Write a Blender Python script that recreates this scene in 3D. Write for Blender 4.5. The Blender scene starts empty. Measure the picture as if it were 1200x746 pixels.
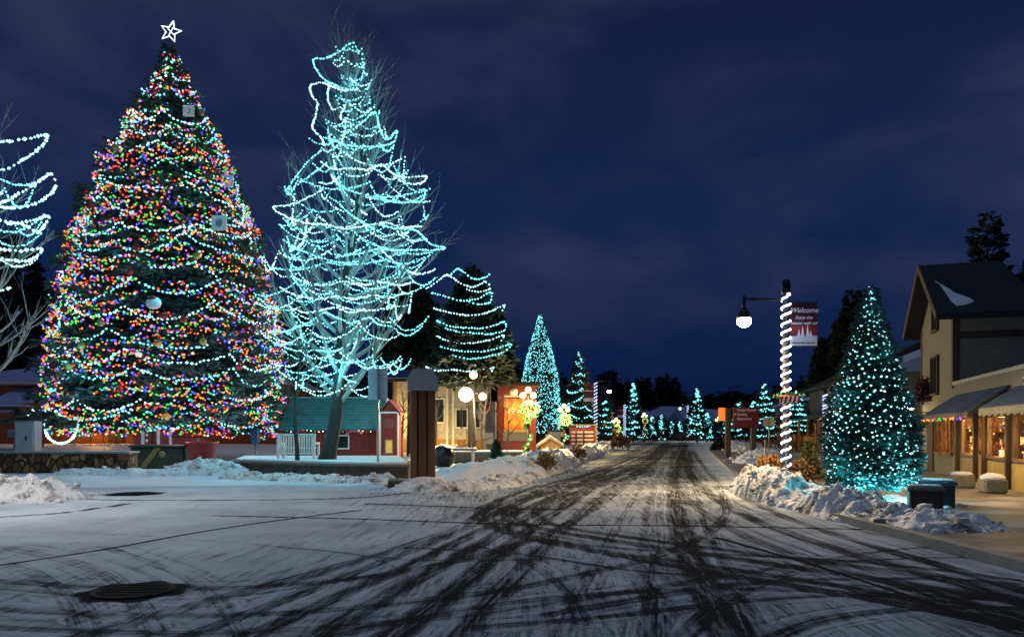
import bpy, math, random
import numpy as np
from mathutils import Vector, Matrix, noise as mn

SC = bpy.context.scene
COL = SC.collection
PI = math.pi
F, HC, HOR = 900.0, 1.6, 505.0          # focal length in photo pixels, eye height, horizon row

def G(u, v):                              # ground point seen at a photo pixel
    d = F * HC / (v - HOR)
    return ((u - 600) / F * d, d)
def X(u, d): return (u - 600) / F * d
def Z(v, d): return HC + (HOR - v) / F * d

# ------------------------------------------------------------------ materials
MATS = {}
def newmat(name):
    m = bpy.data.materials.new(name); m.use_nodes = True
    nt = m.node_tree; nt.nodes.clear()
    out = nt.nodes.new('ShaderNodeOutputMaterial')
    return m, nt, out
def N(nt, typ, **kw):
    n = nt.nodes.new(typ)
    for k, v in kw.items(): setattr(n, k, v)
    return n
def M(name, col, rough=.75, var=.25, scale=6., bump=.15, metal=0., bdist=.02, stretch=None, spec=.5):
    if name in MATS: return MATS[name]
    m, nt, out = newmat(name)
    L = nt.links.new
    b = N(nt, 'ShaderNodeBsdfPrincipled'); L(b.outputs[0], out.inputs[0])
    tc = N(nt, 'ShaderNodeTexCoord'); mp = N(nt, 'ShaderNodeMapping')
    L(tc.outputs['Object'], mp.inputs[0])
    if stretch: mp.inputs['Scale'].default_value = stretch
    ns = N(nt, 'ShaderNodeTexNoise'); ns.inputs['Scale'].default_value = scale
    ns.inputs['Detail'].default_value = 6; ns.inputs['Roughness'].default_value = .65
    L(mp.outputs[0], ns.inputs['Vector'])
    r = N(nt, 'ShaderNodeValToRGB')
    c = np.array(col)
    r.color_ramp.elements[0].position = .3; r.color_ramp.elements[1].position = .7
    r.color_ramp.elements[0].color = (*np.clip(c * (1 - var), 0, 1), 1)
    r.color_ramp.elements[1].color = (*np.clip(c * (1 + var), 0, 1), 1)
    L(ns.outputs[0], r.inputs[0]); L(r.outputs[0], b.inputs['Base Color'])
    b.inputs['Roughness'].default_value = rough; b.inputs['Metallic'].default_value = metal
    b.inputs['Specular IOR Level'].default_value = spec
    if bump:
        bp = N(nt, 'ShaderNodeBump'); bp.inputs['Strength'].default_value = bump; bp.inputs['Distance'].default_value = bdist
        L(ns.outputs[0], bp.inputs['Height']); L(bp.outputs[0], b.inputs['Normal'])
    MATS[name] = m
    return m
def E(name, col, strength, sample=False):
    if name in MATS: return MATS[name]
    m, nt, out = newmat(name)
    e = N(nt, 'ShaderNodeEmission'); e.inputs[0].default_value = (*col, 1); e.inputs[1].default_value = strength
    nt.links.new(e.outputs[0], out.inputs[0])
    m.cycles.emission_sampling = 'AUTO' if sample else 'NONE'
    MATS[name] = m
    return m

bark = M('bark', (.045, .035, .028), .9, .5, 14, .6, stretch=(1, 1, .25))
barkpale = M('pale_bark', (.36, .35, .33), .85, .4, 14, .4, stretch=(1, 1, .3))
needle = M('needles', (.035, .085, .05), .7, .6, 1.2, 0)
needleblue = M('needles_blue', (.03, .08, .07), .7, .6, 1.5, 0)
needledark = M('needles_dark', (.010, .017, .012), .8, .5, 1.0, 0)
stucco = M('stucco', (.215, .20, .16), .9, .12, 5, .25)
darkwood = M('dark_wood', (.06, .038, .024), .7, .5, 8, .4, stretch=(1, 1, .15))
midwood = M('mid_wood', (.20, .10, .045), .65, .45, 8, .4, stretch=(1, 1, .15))
warmwood = M('warm_wood', (.42, .24, .09), .65, .35, 6, .3, stretch=(1, 1, .2))
blackmetal = M('black_metal', (.02, .02, .022), .45, .2, 10, .05, .6)
greymetal = M('grey_metal', (.35, .36, .38), .4, .12, 6, .05, .5)
whitepaint = M('white_paint', (.72, .74, .74), .55, .08, 8, .05)
redpaint = M('red_paint', (.24, .012, .010), .5, .35, 5, .1)
darkred = M('dark_red_paint', (.14, .012, .014), .5, .3, 5, .1)
greenpaint = M('green_paint', (.005, .026, .014), .5, .3, 5, .1)
goldpaint = M('gold_paint', (.34, .24, .06), .4, .2, 8, .05)
bluepaint = M('blue_paint', (.03, .10, .22), .5, .2, 6, .1)
snowcap = M('snow_cap', (.74, .78, .83), .6, .06, 5, .6, bdist=.04)
roofdark = M('dark_shingles', (.012, .013, .017), .85, .5, 14, .5)
clothdark = M('awning_cloth', (.03, .06, .12), .85, .3, 4, .2)
darkstone = M('dark_stone', (.06, .055, .05), .85, .5, 6, .6)
glassdark = M('dark_glass', (.01, .012, .016), .12, .1, 3, 0)
brownshrub = M('dry_leaves', (.30, .15, .035), .85, .5, 20, 0)
iron = M('cast_iron', (.005, .005, .0055), .8, .4, 30, .6, spec=.08)

def banded(name, c1, c2, axis, freq, rough=.8, bump=.5, thin=.12):
    m, nt, out = newmat(name); L = nt.links.new
    b = N(nt, 'ShaderNodeBsdfPrincipled'); L(b.outputs[0], out.inputs[0]); b.inputs['Roughness'].default_value = rough
    tc = N(nt, 'ShaderNodeTexCoord'); sp = N(nt, 'ShaderNodeSeparateXYZ'); L(tc.outputs['Object'], sp.inputs[0])
    mu = N(nt, 'ShaderNodeMath', operation='MULTIPLY'); L(sp.outputs[axis], mu.inputs[0]); mu.inputs[1].default_value = freq
    fr = N(nt, 'ShaderNodeMath', operation='FRACT'); L(mu.outputs[0], fr.inputs[0])
    gt = N(nt, 'ShaderNodeMath', operation='GREATER_THAN'); L(fr.outputs[0], gt.inputs[0]); gt.inputs[1].default_value = thin
    ns = N(nt, 'ShaderNodeTexNoise'); ns.inputs['Scale'].default_value = 3; ns.inputs['Detail'].default_value = 8
    L(tc.outputs['Object'], ns.inputs[0])
    mm = N(nt, 'ShaderNodeMath', operation='MULTIPLY'); L(gt.outputs[0], mm.inputs[0]); L(ns.outputs[0], mm.inputs[1])
    r = N(nt, 'ShaderNodeValToRGB'); r.color_ramp.elements[0].color = (*c1, 1); r.color_ramp.elements[1].color = (*c2, 1)
    r.color_ramp.elements[1].position = .62
    L(mm.outputs[0], r.inputs[0]); L(r.outputs[0], b.inputs[0])
    bp = N(nt, 'ShaderNodeBump'); bp.inputs['Strength'].default_value = bump; bp.inputs['Distance'].default_value = .03
    L(mm.outputs[0], bp.inputs['Height']); L(bp.outputs[0], b.inputs['Normal'])
    MATS[name] = m; return m
greenroof = banded('green_roof', (.01, .05, .055), (.03, .23, .26), 2, 7)
brownsiding = banded('brown_siding', (.03, .012, .006), (.22, .075, .022), 2, 4)
redsiding = banded('red_siding', (.03, .004, .004), (.24, .022, .016), 0, 6)
panelwall = banded('pale_panels', (.12, .12, .12), (.55, .54, .52), 0, .9, thin=.05)

def stone_mat():
    m, nt, out = newmat('stone_masonry'); L = nt.links.new
    b = N(nt, 'ShaderNodeBsdfPrincipled'); L(b.outputs[0], out.inputs[0]); b.inputs['Roughness'].default_value = .8
    tc = N(nt, 'ShaderNodeTexCoord'); mp = N(nt, 'ShaderNodeMapping'); mp.inputs['Scale'].default_value = (1, 1, .75)
    L(tc.outputs['Object'], mp.inputs[0])
    nz = N(nt, 'ShaderNodeTexNoise'); nz.inputs['Scale'].default_value = 4
    L(mp.outputs[0], nz.inputs[0])
    mix = N(nt, 'ShaderNodeMix', data_type='VECTOR'); mix.inputs[0].default_value = .12
    L(mp.outputs[0], mix.inputs[4]); L(nz.outputs[1], mix.inputs[5])
    v = N(nt, 'ShaderNodeTexVoronoi'); v.inputs['Scale'].default_value = 4.2; L(mix.outputs[1], v.inputs['Vector'])
    v2 = N(nt, 'ShaderNodeTexVoronoi', feature='DISTANCE_TO_EDGE'); v2.inputs['Scale'].default_value = 4.2; L(mix.outputs[1], v2.inputs['Vector'])
    sp = N(nt, 'ShaderNodeSeparateColor'); L(v.outputs['Color'], sp.inputs[0])
    r = N(nt, 'ShaderNodeValToRGB'); e = r.color_ramp.elements
    e[0].color = (.06, .03, .015, 1); e[1].color = (.50, .33, .14, 1)
    k = e.new(.5); k.color = (.18, .09, .04, 1); k = e.new(.8); k.color = (.28, .17, .08, 1)
    L(sp.outputs[0], r.inputs[0])
    mr = N(nt, 'ShaderNodeMapRange'); mr.inputs[1].default_value = .02; mr.inputs[2].default_value = .10; L(v2.outputs['Distance'], mr.inputs[0])
    mc = N(nt, 'ShaderNodeMix', data_type='RGBA'); L(mr.outputs[0], mc.inputs[0]); mc.inputs[6].default_value = (.012, .010, .008, 1)
    L(r.outputs[0], mc.inputs[7]); L(mc.outputs[2], b.inputs[0])
    bp = N(nt, 'ShaderNodeBump'); bp.inputs['Distance'].default_value = .06; L(mr.outputs[0], bp.inputs['Height']); L(bp.outputs[0], b.inputs['Normal'])
    return m
stone = stone_mat()

def snow_mat(name, attr):
    """snow; where attr is given, the 'cover' attribute says how much snow lies on the asphalt"""
    m, nt, out = newmat(name); L = nt.links.new
    b = N(nt, 'ShaderNodeBsdfPrincipled'); L(b.outputs[0], out.inputs[0])
    tc = N(nt, 'ShaderNodeTexCoord')
    def noise(scale, det=6, st=None, rough=.6, rot=0):
        n = N(nt, 'ShaderNodeTexNoise'); n.inputs['Scale'].default_value = scale; n.inputs['Detail'].default_value = det
        n.inputs['Roughness'].default_value = rough
        if st:
            mp = N(nt, 'ShaderNodeMapping'); mp.inputs['Scale'].default_value = st; mp.inputs['Rotation'].default_value = (0, 0, rot)
            L(tc.outputs['Object'], mp.inputs[0]); L(mp.outputs[0], n.inputs[0])
        else: L(tc.outputs['Object'], n.inputs[0])
        return n
    big = noise(.35, 5); fine = noise(9, 8)
    rs = N(nt, 'ShaderNodeValToRGB'); rs.color_ramp.elements[0].position = .3; rs.color_ramp.elements[1].position = .68
    rs.color_ramp.elements[0].color = (.38, .44, .52, 1); rs.color_ramp.elements[1].color = (.66, .72, .80, 1)
    if not attr:
        rs.color_ramp.elements[0].color = (.56, .61, .68, 1); rs.color_ramp.elements[1].color = (.80, .82, .85, 1)
    L(big.outputs[0], rs.inputs[0])
    if attr:
        at = N(nt, 'ShaderNodeAttribute'); at.attribute_name = 'cover'
        st = noise(1, 5, (9, .55, 1), .6, .12)           # long streaks brushed along the street
        s2 = noise(1, 6, (38, 1.6, 1), .7, .05)
        gr = noise(55, 3, None, .8)
        def mth(op, a, bb):
            n = N(nt, 'ShaderNodeMath', operation=op)
            for i, q in enumerate((a, bb)):
                if isinstance(q, (int, float)): n.inputs[i].default_value = q
                else: L(q, n.inputs[i])
            return n.outputs[0]
        x = mth('MULTIPLY', mth('SUBTRACT', st.outputs[0], .5), .95)
        x = mth('ADD', x, mth('MULTIPLY', mth('SUBTRACT', s2.outputs[0], .5), .75))
        x = mth('ADD', x, mth('MULTIPLY', mth('SUBTRACT', fine.outputs[0], .5), .45))
        x = mth('ADD', x, mth('MULTIPLY', mth('SUBTRACT', gr.outputs[0], .5), .5))
        ac = N(nt, 'ShaderNodeAttribute'); ac.attribute_name = 'across'; al = N(nt, 'ShaderNodeAttribute'); al.attribute_name = 'along'
        cx_ = N(nt, 'ShaderNodeCombineXYZ'); L(mth('MULTIPLY', ac.outputs['Fac'], 26.), cx_.inputs[0]); L(mth('MULTIPLY', al.outputs['Fac'], .55), cx_.inputs[1])
        n5 = N(nt, 'ShaderNodeTexNoise'); n5.inputs['Scale'].default_value = 1.; n5.inputs['Detail'].default_value = 4; n5.inputs['Roughness'].default_value = .7; L(cx_.outputs[0], n5.inputs[0])
        x = mth('ADD', x, mth('MULTIPLY', mth('SUBTRACT', n5.outputs[0], .5), 1.7))
        patch = noise(.55, 4)
        x = mth('ADD', x, mth('MULTIPLY', mth('SUBTRACT', patch.outputs[0], .5), .9))
        x = mth('ADD', x, at.outputs['Fac'])
        mr = N(nt, 'ShaderNodeMapRange', interpolation_type='SMOOTHSTEP'); mr.inputs[1].default_value = .11; mr.inputs[2].default_value = .90
        L(x, mr.inputs[0])
        asph = N(nt, 'ShaderNodeValToRGB'); asph.color_ramp.elements[0].color = (.018, .018, .019, 1); asph.color_ramp.elements[1].color = (.062, .058, .053, 1)
        L(gr.outputs[0], asph.inputs[0])
        mc = N(nt, 'ShaderNodeMix', data_type='RGBA'); L(mr.outputs[0], mc.inputs[0]); L(asph.outputs[0], mc.inputs[6]); L(rs.outputs[0], mc.inputs[7])
        L(mc.outputs[2], b.inputs[0])
        rr = N(nt, 'ShaderNodeMapRange'); L(mr.outputs[0], rr.inputs[0]); rr.inputs[3].default_value = .66; rr.inputs[4].default_value = .75; b.inputs['Specular IOR Level'].default_value = 0; L(rr.outputs[0], b.inputs['Roughness'])
        hh = mth('ADD', mth('MULTIPLY', mr.outputs[0], .6), mth('MULTIPLY', fine.outputs[0], .5))
        bp = N(nt, 'ShaderNodeBump'); bp.inputs['Distance'].default_value = .022; bp.inputs['Strength'].default_value = .8
        L(hh, bp.inputs['Height']); L(bp.outputs[0], b.inputs['Normal'])
    else:
        L(rs.outputs[0], b.inputs[0]); b.inputs['Roughness'].default_value = .6
        bp = N(nt, 'ShaderNodeBump'); bp.inputs['Distance'].default_value = .05; bp.inputs['Strength'].default_value = .7
        L(fine.outputs[0], bp.inputs['Height']); L(bp.outputs[0], b.inputs['Normal'])
    return m
snowroad = snow_mat('snow_on_asphalt', True)
snowground = snow_mat('trodden_snow', False)

def dirty_snow():
    m, nt, out = newmat('ploughed_snow'); L = nt.links.new
    b = N(nt, 'ShaderNodeBsdfPrincipled'); L(b.outputs[0], out.inputs[0]); b.inputs['Roughness'].default_value = .6
    tc = N(nt, 'ShaderNodeTexCoord')
    n1 = N(nt, 'ShaderNodeTexNoise'); n1.inputs['Scale'].default_value = 2.2; n1.inputs['Detail'].default_value = 8; n1.inputs['Roughness'].default_value = .7
    L(tc.outputs['Object'], n1.inputs[0])
    r = N(nt, 'ShaderNodeValToRGB'); e = r.color_ramp.elements
    e[0].position = .36; e[0].color = (.16, .14, .13, 1); e[1].position = .50; e[1].color = (.80, .81, .83, 1)
    L(n1.outputs[0], r.inputs[0]); L(r.outputs[0], b.inputs[0])
    n2 = N(nt, 'ShaderNodeTexNoise'); n2.inputs['Scale'].default_value = 14; n2.inputs['Detail'].default_value = 8; L(tc.outputs['Object'], n2.inputs[0])
    bp = N(nt, 'ShaderNodeBump'); bp.inputs['Distance'].default_value = .06; L(n2.outputs[0], bp.inputs['Height']); L(bp.outputs[0], b.inputs['Normal'])
    return m
plough = dirty_snow()

def pavers():
    m, nt, out = newmat('sidewalk_pavers'); L = nt.links.new
    b = N(nt, 'ShaderNodeBsdfPrincipled'); L(b.outputs[0], out.inputs[0]); b.inputs['Roughness'].default_value = .6
    tc = N(nt, 'ShaderNodeTexCoord')
    br = N(nt, 'ShaderNodeTexBrick'); br.inputs['Scale'].default_value = 2.2; br.inputs['Color1'].default_value = (.19, .145, .11, 1)
    br.inputs['Color2'].default_value = (.14, .11, .09, 1); br.inputs['Mortar'].default_value = (.12, .10, .09, 1)
    L(tc.outputs['Object'], br.inputs[0])
    n1 = N(nt, 'ShaderNodeTexNoise'); n1.inputs['Scale'].default_value = .8; n1.inputs['Detail'].default_value = 7; L(tc.outputs['Object'], n1.inputs[0])
    mr = N(nt, 'ShaderNodeMapRange', interpolation_type='SMOOTHSTEP'); mr.inputs[1].default_value = .44; mr.inputs[2].default_value = .64; L(n1.outputs[0], mr.inputs[0])
    mc = N(nt, 'ShaderNodeMix', data_type='RGBA'); L(mr.outputs[0], mc.inputs[0]); L(br.outputs[0], mc.inputs[6]); mc.inputs[7].default_value = (.36, .38, .41, 1)
    L(mc.outputs[2], b.inputs[0])
    return m
paver = pavers()

# lamp and bulb materials
bulb = {'cyan': E('bulb_ice', (.20, .82, .90), 2.5), 'ice': E('bulb_pale_ice', (.42, .92, .96), 2.6),
        'red': E('bulb_red', (1, .04, .02), 2.4), 'green': E('bulb_green', (.02, .9, .10), 1.5), 'blue': E('bulb_blue', (.05, .06, 1), 3.4),
        'amber': E('bulb_amber', (1, .30, .03), 2.2), 'pink': E('bulb_pink', (.8, .12, .75), 1.8), 'white': E('bulb_white', (.85, .92, 1), 4.5),
        'warm': E('bulb_warm', (1, .62, .22), 6.), 'yellow': E('bulb_yellow', (1, .75, .1), 2.6)}
rope = E('rope_light', (.66, .76, 1), 5)
ropedot = E('rope_far', (.50, .62, 1), 1.6)
lampglass = E('lamp_glass', (1, .80, .50), 40)
globeglass = E('globe_glass', (1, .62, .20), 7)
starlight = E('star_tube', (.7, .88, 1), 3)

# ------------------------------------------------------------------ objects
def tag(o, label=None, cat=None, group=None, kind=None):
    if label: o['label'] = label
    if cat: o['category'] = cat
    if group: o['group'] = group
    if kind: o['kind'] = kind
    return o
def empty(name, loc, rz=0, **kw):
    o = bpy.data.objects.new(name, None); COL.objects.link(o); o.location = loc; o.rotation_euler = (0, 0, rz)
    o.empty_display_size = .3
    return tag(o, **kw)
def link(name, me, parent=None, **kw):
    o = bpy.data.objects.new(name, me); COL.objects.link(o)
    if parent: o.parent = parent
    return tag(o, **kw)
def copy_tree(o, parent=None):
    c = o.copy(); COL.objects.link(c); c.parent = parent
    for ch in [q for q in KIDS.get(o.name, [])]: copy_tree(bpy.data.objects[ch], c)
    return c
KIDS = {}
def index_kids():
    KIDS.clear()
    for o in bpy.data.objects:
        if o.parent: KIDS.setdefault(o.parent.name, []).append(o.name)

class MB:
    def __init__(s): s.v = []; s.f = []; s.mi = []; s.smooth = []
    def add(s, vs, fs, mi=0, sm=False):
        o = len(s.v); s.v.extend([tuple(map(float, p)) for p in vs])
        for f in fs: s.f.append([i + o for i in f]); s.mi.append(mi); s.smooth.append(sm)
        return s
    def box(s, x0, x1, y0, y1, z0, z1, mi=0, bev=0.):
        if bev <= 0:
            vs = [(x, y, z) for z in (z0, z1) for y in (y0, y1) for x in (x0, x1)]
            return s.add(vs, [(0, 2, 3, 1), (4, 5, 7, 6), (0, 1, 5, 4), (2, 6, 7, 3), (0, 4, 6, 2), (1, 3, 7, 5)], mi)
        b = min(bev, (x1 - x0) / 2.1, (y1 - y0) / 2.1, (z1 - z0) / 2.1)
        rings = []
        for z, k in ((z0, b), (z0 + b, 0), (z1 - b, 0), (z1, b)):
            xa, xb, ya, yb = x0 + k, x1 - k, y0 + k, y1 - k
            rings.append([(xa + b, ya, z), (xb - b, ya, z), (xb, ya + b, z), (xb, yb - b, z), (xb - b, yb, z), (xa + b, yb, z), (xa, yb - b, z), (xa, ya + b, z)])
        vs = [p for r in rings for p in r]; fs = [tuple(range(7, -1, -1)), tuple(range(24, 32))]
        for k in range(3):
            for i in range(8): fs.append((k * 8 + i, k * 8 + (i + 1) % 8, k * 8 + 8 + (i + 1) % 8, k * 8 + 8 + i))
        return s.add(vs, fs, mi)
    def tube(s, pts, rad, n=6, mi=0, cap=True, sm=True):
        pts = [Vector(p) for p in pts]; m = len(pts)
        if isinstance(rad, (int, float)): rad = [rad] * m
        vs = []; up = Vector((.13, .21, .97)); pu = None
        for i, p in enumerate(pts):
            t = (pts[min(i + 1, m - 1)] - pts[max(i - 1, 0)])
            if t.length < 1e-9: t = Vector((0, 0, 1))
            t.normalize()
            if pu is None:
                a = t.cross(up if abs(t.dot(up)) < .9 else Vector((1, 0, 0))).normalized()
            else:
                a = (pu - t * pu.dot(t)).normalized()
            pu = a; b = t.cross(a)
            for k in range(n):
                an = 2 * PI * k / n; vs.append(p + (a * math.cos(an) + b * math.sin(an)) * rad[i])
        fs = [(i * n + k, i * n + (k + 1) % n, (i + 1) * n + (k + 1) % n, (i + 1) * n + k) for i in range(m - 1) for k in range(n)]
        if cap: fs += [tuple(range(n - 1, -1, -1)), tuple(range((m - 1) * n, m * n))]
        return s.add(vs, fs, mi, sm)
    def lathe(s, cx, cy, prof, n=16, mi=0, sm=True):
        vs = [(cx + r * math.cos(2 * PI * k / n), cy + r * math.sin(2 * PI * k / n), z) for r, z in prof for k in range(n)]
        m = len(prof)
        fs = [(i * n + k, i * n + (k + 1) % n, (i + 1) * n + (k + 1) % n, (i + 1) * n + k) for i in range(m - 1) for k in range(n)]
        fs += [tuple(range(n - 1, -1, -1)), tuple(range((m - 1) * n, m * n))]
        return s.add(vs, fs, mi, sm)
    def prism(s, poly, axis, a, b, mi=0):
        """poly: 2-D points; extruded along axis from a to b. axis 'y': poly=(x,z); 'x': poly=(y,z); 'z': poly=(x,y)"""
        n = len(poly)
        f = {'y': lambda p, t: (p[0], t, p[1]), 'x': lambda p, t: (t, p[0], p[1]), 'z': lambda p, t: (p[0], p[1], t)}[axis]
        vs = [f(p, a) for p in poly] + [f(p, b) for p in poly]
        fs = [tuple(range(n)), tuple(range(2 * n - 1, n - 1, -1))] + [(i, i + n, (i + 1) % n + n, (i + 1) % n) for i in range(n)]
        return s.add(vs, fs, mi)
    def ball(s, c, r, mi=0, n=8, sq=(1, 1, 1), jit=0, rng=None):
        vs = []; m = n // 2 + 1
        for i in range(m + 1):
            ph = PI * i / m
            for k in range(n):
                th = 2 * PI * k / n; q = r * (1 + (rng.uniform(-jit, jit) if jit else 0))
                if i in (0, m): q = r
                vs.append((c[0] + q * sq[0] * math.sin(ph) * math.cos(th), c[1] + q * sq[1] * math.sin(ph) * math.sin(th), c[2] + q * sq[2] * math.cos(ph)))
        fs = [(i * n + k, (i + 1) * n + k, (i + 1) * n + (k + 1) % n, i * n + (k + 1) % n) for i in range(m) for k in range(n)]
        return s.add(vs, fs, mi, True)
    def bulbs(s, pts, r, mi=0, elong=1.2, wire=.006):
        """a string of lights: bulbs threaded on one continuous wire"""
        P = [Vector(p) for p in pts]; n = len(P); vs = []; fs = []; ms = []; sm = []
        for i, p in enumerate(P):
            d = P[min(i + 1, n - 1)] - P[max(i - 1, 0)]
            if d.length < 1e-6: d = Vector((1, 0, 0))
            d.normalize(); q = r * (.72 + .5 * ((p.x * 91.7 + p.y * 57.3 + p.z * 33.1) % 1.))
            a = d.cross(Vector((.02, .01, 1)) if abs(d.z) < .9 else Vector((1, 0, 0))).normalized(); c = d.cross(a)
            h = q * elong; k = mi if isinstance(mi, int) else mi()
            for off, rr in ((-h, wire), (0, q), (h, wire)):
                o = p + d * off; vs += [o + a * rr, o + c * rr, o - a * rr, o - c * rr]
            b0 = i * 12
            for g in (0, 4):
                for m in range(4): fs.append((b0 + g + m, b0 + g + (m + 1) % 4, b0 + g + 4 + (m + 1) % 4, b0 + g + 4 + m)); ms.append(k)
            if i < n - 1:
                for m in range(4): fs.append((b0 + 8 + m, b0 + 8 + (m + 1) % 4, b0 + 12 + (m + 1) % 4, b0 + 12 + m)); ms.append(99)
        o = len(s.v); s.v.extend([tuple(v) for v in vs])
        for f, m in zip(fs, ms): s.f.append([q + o for q in f]); s.mi.append(m); s.smooth.append(True)
        return s
    def build(s, name, mats, parent=None, **kw):
        me = bpy.data.meshes.new(name)
        me.from_pydata(s.v, [], s.f)
        if 99 in s.mi:
            mats = list(mats) if isinstance(mats, (list, tuple)) else [mats]; s.mi = [len(mats) if q == 99 else q for q in s.mi]; mats.append(blackmetal)
        for m in (mats if isinstance(mats, (list, tuple)) else [mats]): me.materials.append(m)
        me.polygons.foreach_set('material_index', s.mi); me.polygons.foreach_set('use_smooth', s.smooth)
        me.update()
        return link(name, me, parent, **kw)

def mesh_np(name, V, Fq, mats, parent=None, smooth=False, attr=None, **kw):
    me = bpy.data.meshes.new(name)
    k = Fq.shape[1]; nf = len(Fq)
    me.vertices.add(len(V)); me.vertices.foreach_set('co', V.astype(np.float32).ravel())
    me.loops.add(nf * k); me.loops.foreach_set('vertex_index', Fq.astype(np.int32).ravel())
    me.polygons.add(nf); me.polygons.foreach_set('loop_start', np.arange(0, nf * k, k, dtype=np.int32))
    me.polygons.foreach_set('use_smooth', np.full(nf, smooth))
    if attr is not None:
        for an_, av_ in attr.items():
            a = me.attributes.new(an_, 'FLOAT', 'POINT'); a.data.foreach_set('value', av_.astype(np.float32).ravel())
    me.update(calc_edges=True); me.validate()
    for m in (mats if isinstance(mats, (list, tuple)) else [mats]): me.materials.append(m)
    return link(name, me, parent, **kw)
def grid_faces(nr, nc):
    i = np.arange((nr - 1) * (nc - 1)); r = i // (nc - 1); c = i % (nc - 1); a = r * nc + c
    return np.stack([a, a + 1, a + nc + 1, a + nc], 1)
def sstep(a, b, x):
    t = np.clip((x - a) / (b - a), 0, 1); return t * t * (3 - 2 * t)

def plight(name, loc, col, power, rad=.15, parent=None, spot=0):
    l = bpy.data.lights.new(name, 'SPOT' if spot else 'POINT')
    if spot: l.spot_size = math.radians(spot); l.spot_blend = .35
    l.color = col; l.energy = power; l.shadow_soft_size = rad
    o = bpy.data.objects.new(name, l); COL.objects.link(o); o.location = loc
    if parent: o.parent = parent
    return o
CY = (.12, .78, 1.0)

def text(name, body, size, mat, loc, rot=(PI / 2, 0, 0), parent=None, shear=0, align='CENTER', ext=.003, bold=0):
    c = bpy.data.curves.new(name, 'FONT'); c.body = body; c.size = size; c.extrude = ext; c.shear = shear
    c.align_x = align; c.align_y = 'CENTER'; c.offset = bold
    c.materials.append(mat)
    tmp = bpy.data.objects.new('tmp_text', c); COL.objects.link(tmp)
    me = bpy.data.meshes.new_from_object(tmp.evaluated_get(bpy.context.evaluated_depsgraph_get()))
    bpy.data.objects.remove(tmp); bpy.data.curves.remove(c)
    o = bpy.data.objects.new(name, me); COL.objects.link(o); o.location = loc; o.rotation_euler = rot
    if parent: o.parent = parent
    return o

# ------------------------------------------------------------------ sky
w = bpy.data.worlds.new('World'); SC.world = w; w.use_nodes = True
nt = w.node_tree; nt.nodes.clear(); L = nt.links.new
out = N(nt, 'ShaderNodeOutputWorld'); bg = N(nt, 'ShaderNodeBackground'); L(bg.outputs[0], out.inputs[0])
tc = N(nt, 'ShaderNodeTexCoord'); sx = N(nt, 'ShaderNodeSeparateXYZ'); L(tc.outputs['Generated'], sx.inputs[0])
r = N(nt, 'ShaderNodeValToRGB'); e = r.color_ramp.elements
e[0].position = 0.; e[0].color = (.0010, .0080, .044, 1); e[1].position = .52; e[1].color = (.0068, .0130, .045, 1)
k = e.new(.10); k.color = (.0025, .0125, .062, 1); k = e.new(.26); k.color = (.0068, .0185, .074, 1)
L(sx.outputs[2], r.inputs[0])
mp = N(nt, 'ShaderNodeMapping'); mp.inputs['Scale'].default_value = (1.3, 1.3, 2.6); mp.inputs['Rotation'].default_value = (0, .5, .3)
mp.inputs['Location'].default_value = (.7, .2, .55)
L(tc.outputs['Generated'], mp.inputs[0])
cn = N(nt, 'ShaderNodeTexNoise'); cn.inputs['Scale'].default_value = 2.3; cn.inputs['Detail'].default_value = 5; cn.inputs['Roughness'].default_value = .5
cn.inputs['Distortion'].default_value = .4
L(mp.outputs[0], cn.inputs[0])
cr = N(nt, 'ShaderNodeMapRange', interpolation_type='SMOOTHSTEP'); cr.inputs[1].default_value = .38; cr.inputs[2].default_value = .66; L(cn.outputs[0], cr.inputs[0])
up = N(nt, 'ShaderNodeMapRange', interpolation_type='SMOOTHSTEP'); up.inputs[1].default_value = .02; up.inputs[2].default_value = .28; L(sx.outputs[2], up.inputs[0])
cm = N(nt, 'ShaderNodeMath', operation='MULTIPLY'); L(cr.outputs[0], cm.inputs[0]); L(up.outputs[0], cm.inputs[1])
mx = N(nt, 'ShaderNodeMix', data_type='RGBA'); L(cm.outputs[0], mx.inputs[0]); L(r.outputs[0], mx.inputs[6]); mx.inputs[7].default_value = (.028, .038, .087, 1)
sky = N(nt, 'ShaderNodeTexSky', sky_type='NISHITA'); sky.sun_disc = False; sky.sun_elevation = math.radians(-4); sky.sun_rotation = math.radians(200)
sa = N(nt, 'ShaderNodeMix', data_type='RGBA', blend_type='ADD'); sa.inputs[0].default_value = .015
L(mx.outputs[2], sa.inputs[6]); L(sky.outputs[0], sa.inputs[7]); L(sa.outputs[2], bg.inputs[0]); bg.inputs[1].default_value = 1.0

sl = bpy.data.lights.new('night_glow', 'SUN'); sl.energy = .29; sl.angle = math.radians(40); sl.color = (.62, .79, 1)
so = bpy.data.objects.new('night_glow', sl); COL.objects.link(so); so.rotation_euler = (math.radians(14), math.radians(-6), math.radians(-10))

cam = bpy.data.cameras.new('camera'); co = bpy.data.objects.new('camera', cam); COL.objects.link(co)
co.location = (0, 0, HC); co.rotation_euler = (PI / 2, 0, 0)
cam.sensor_width = 36; cam.lens = F * 36 / 1200; cam.shift_y = (HOR - 373) / 1200; cam.clip_end = 2000; cam.clip_start = .1
SC.camera = co

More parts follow.
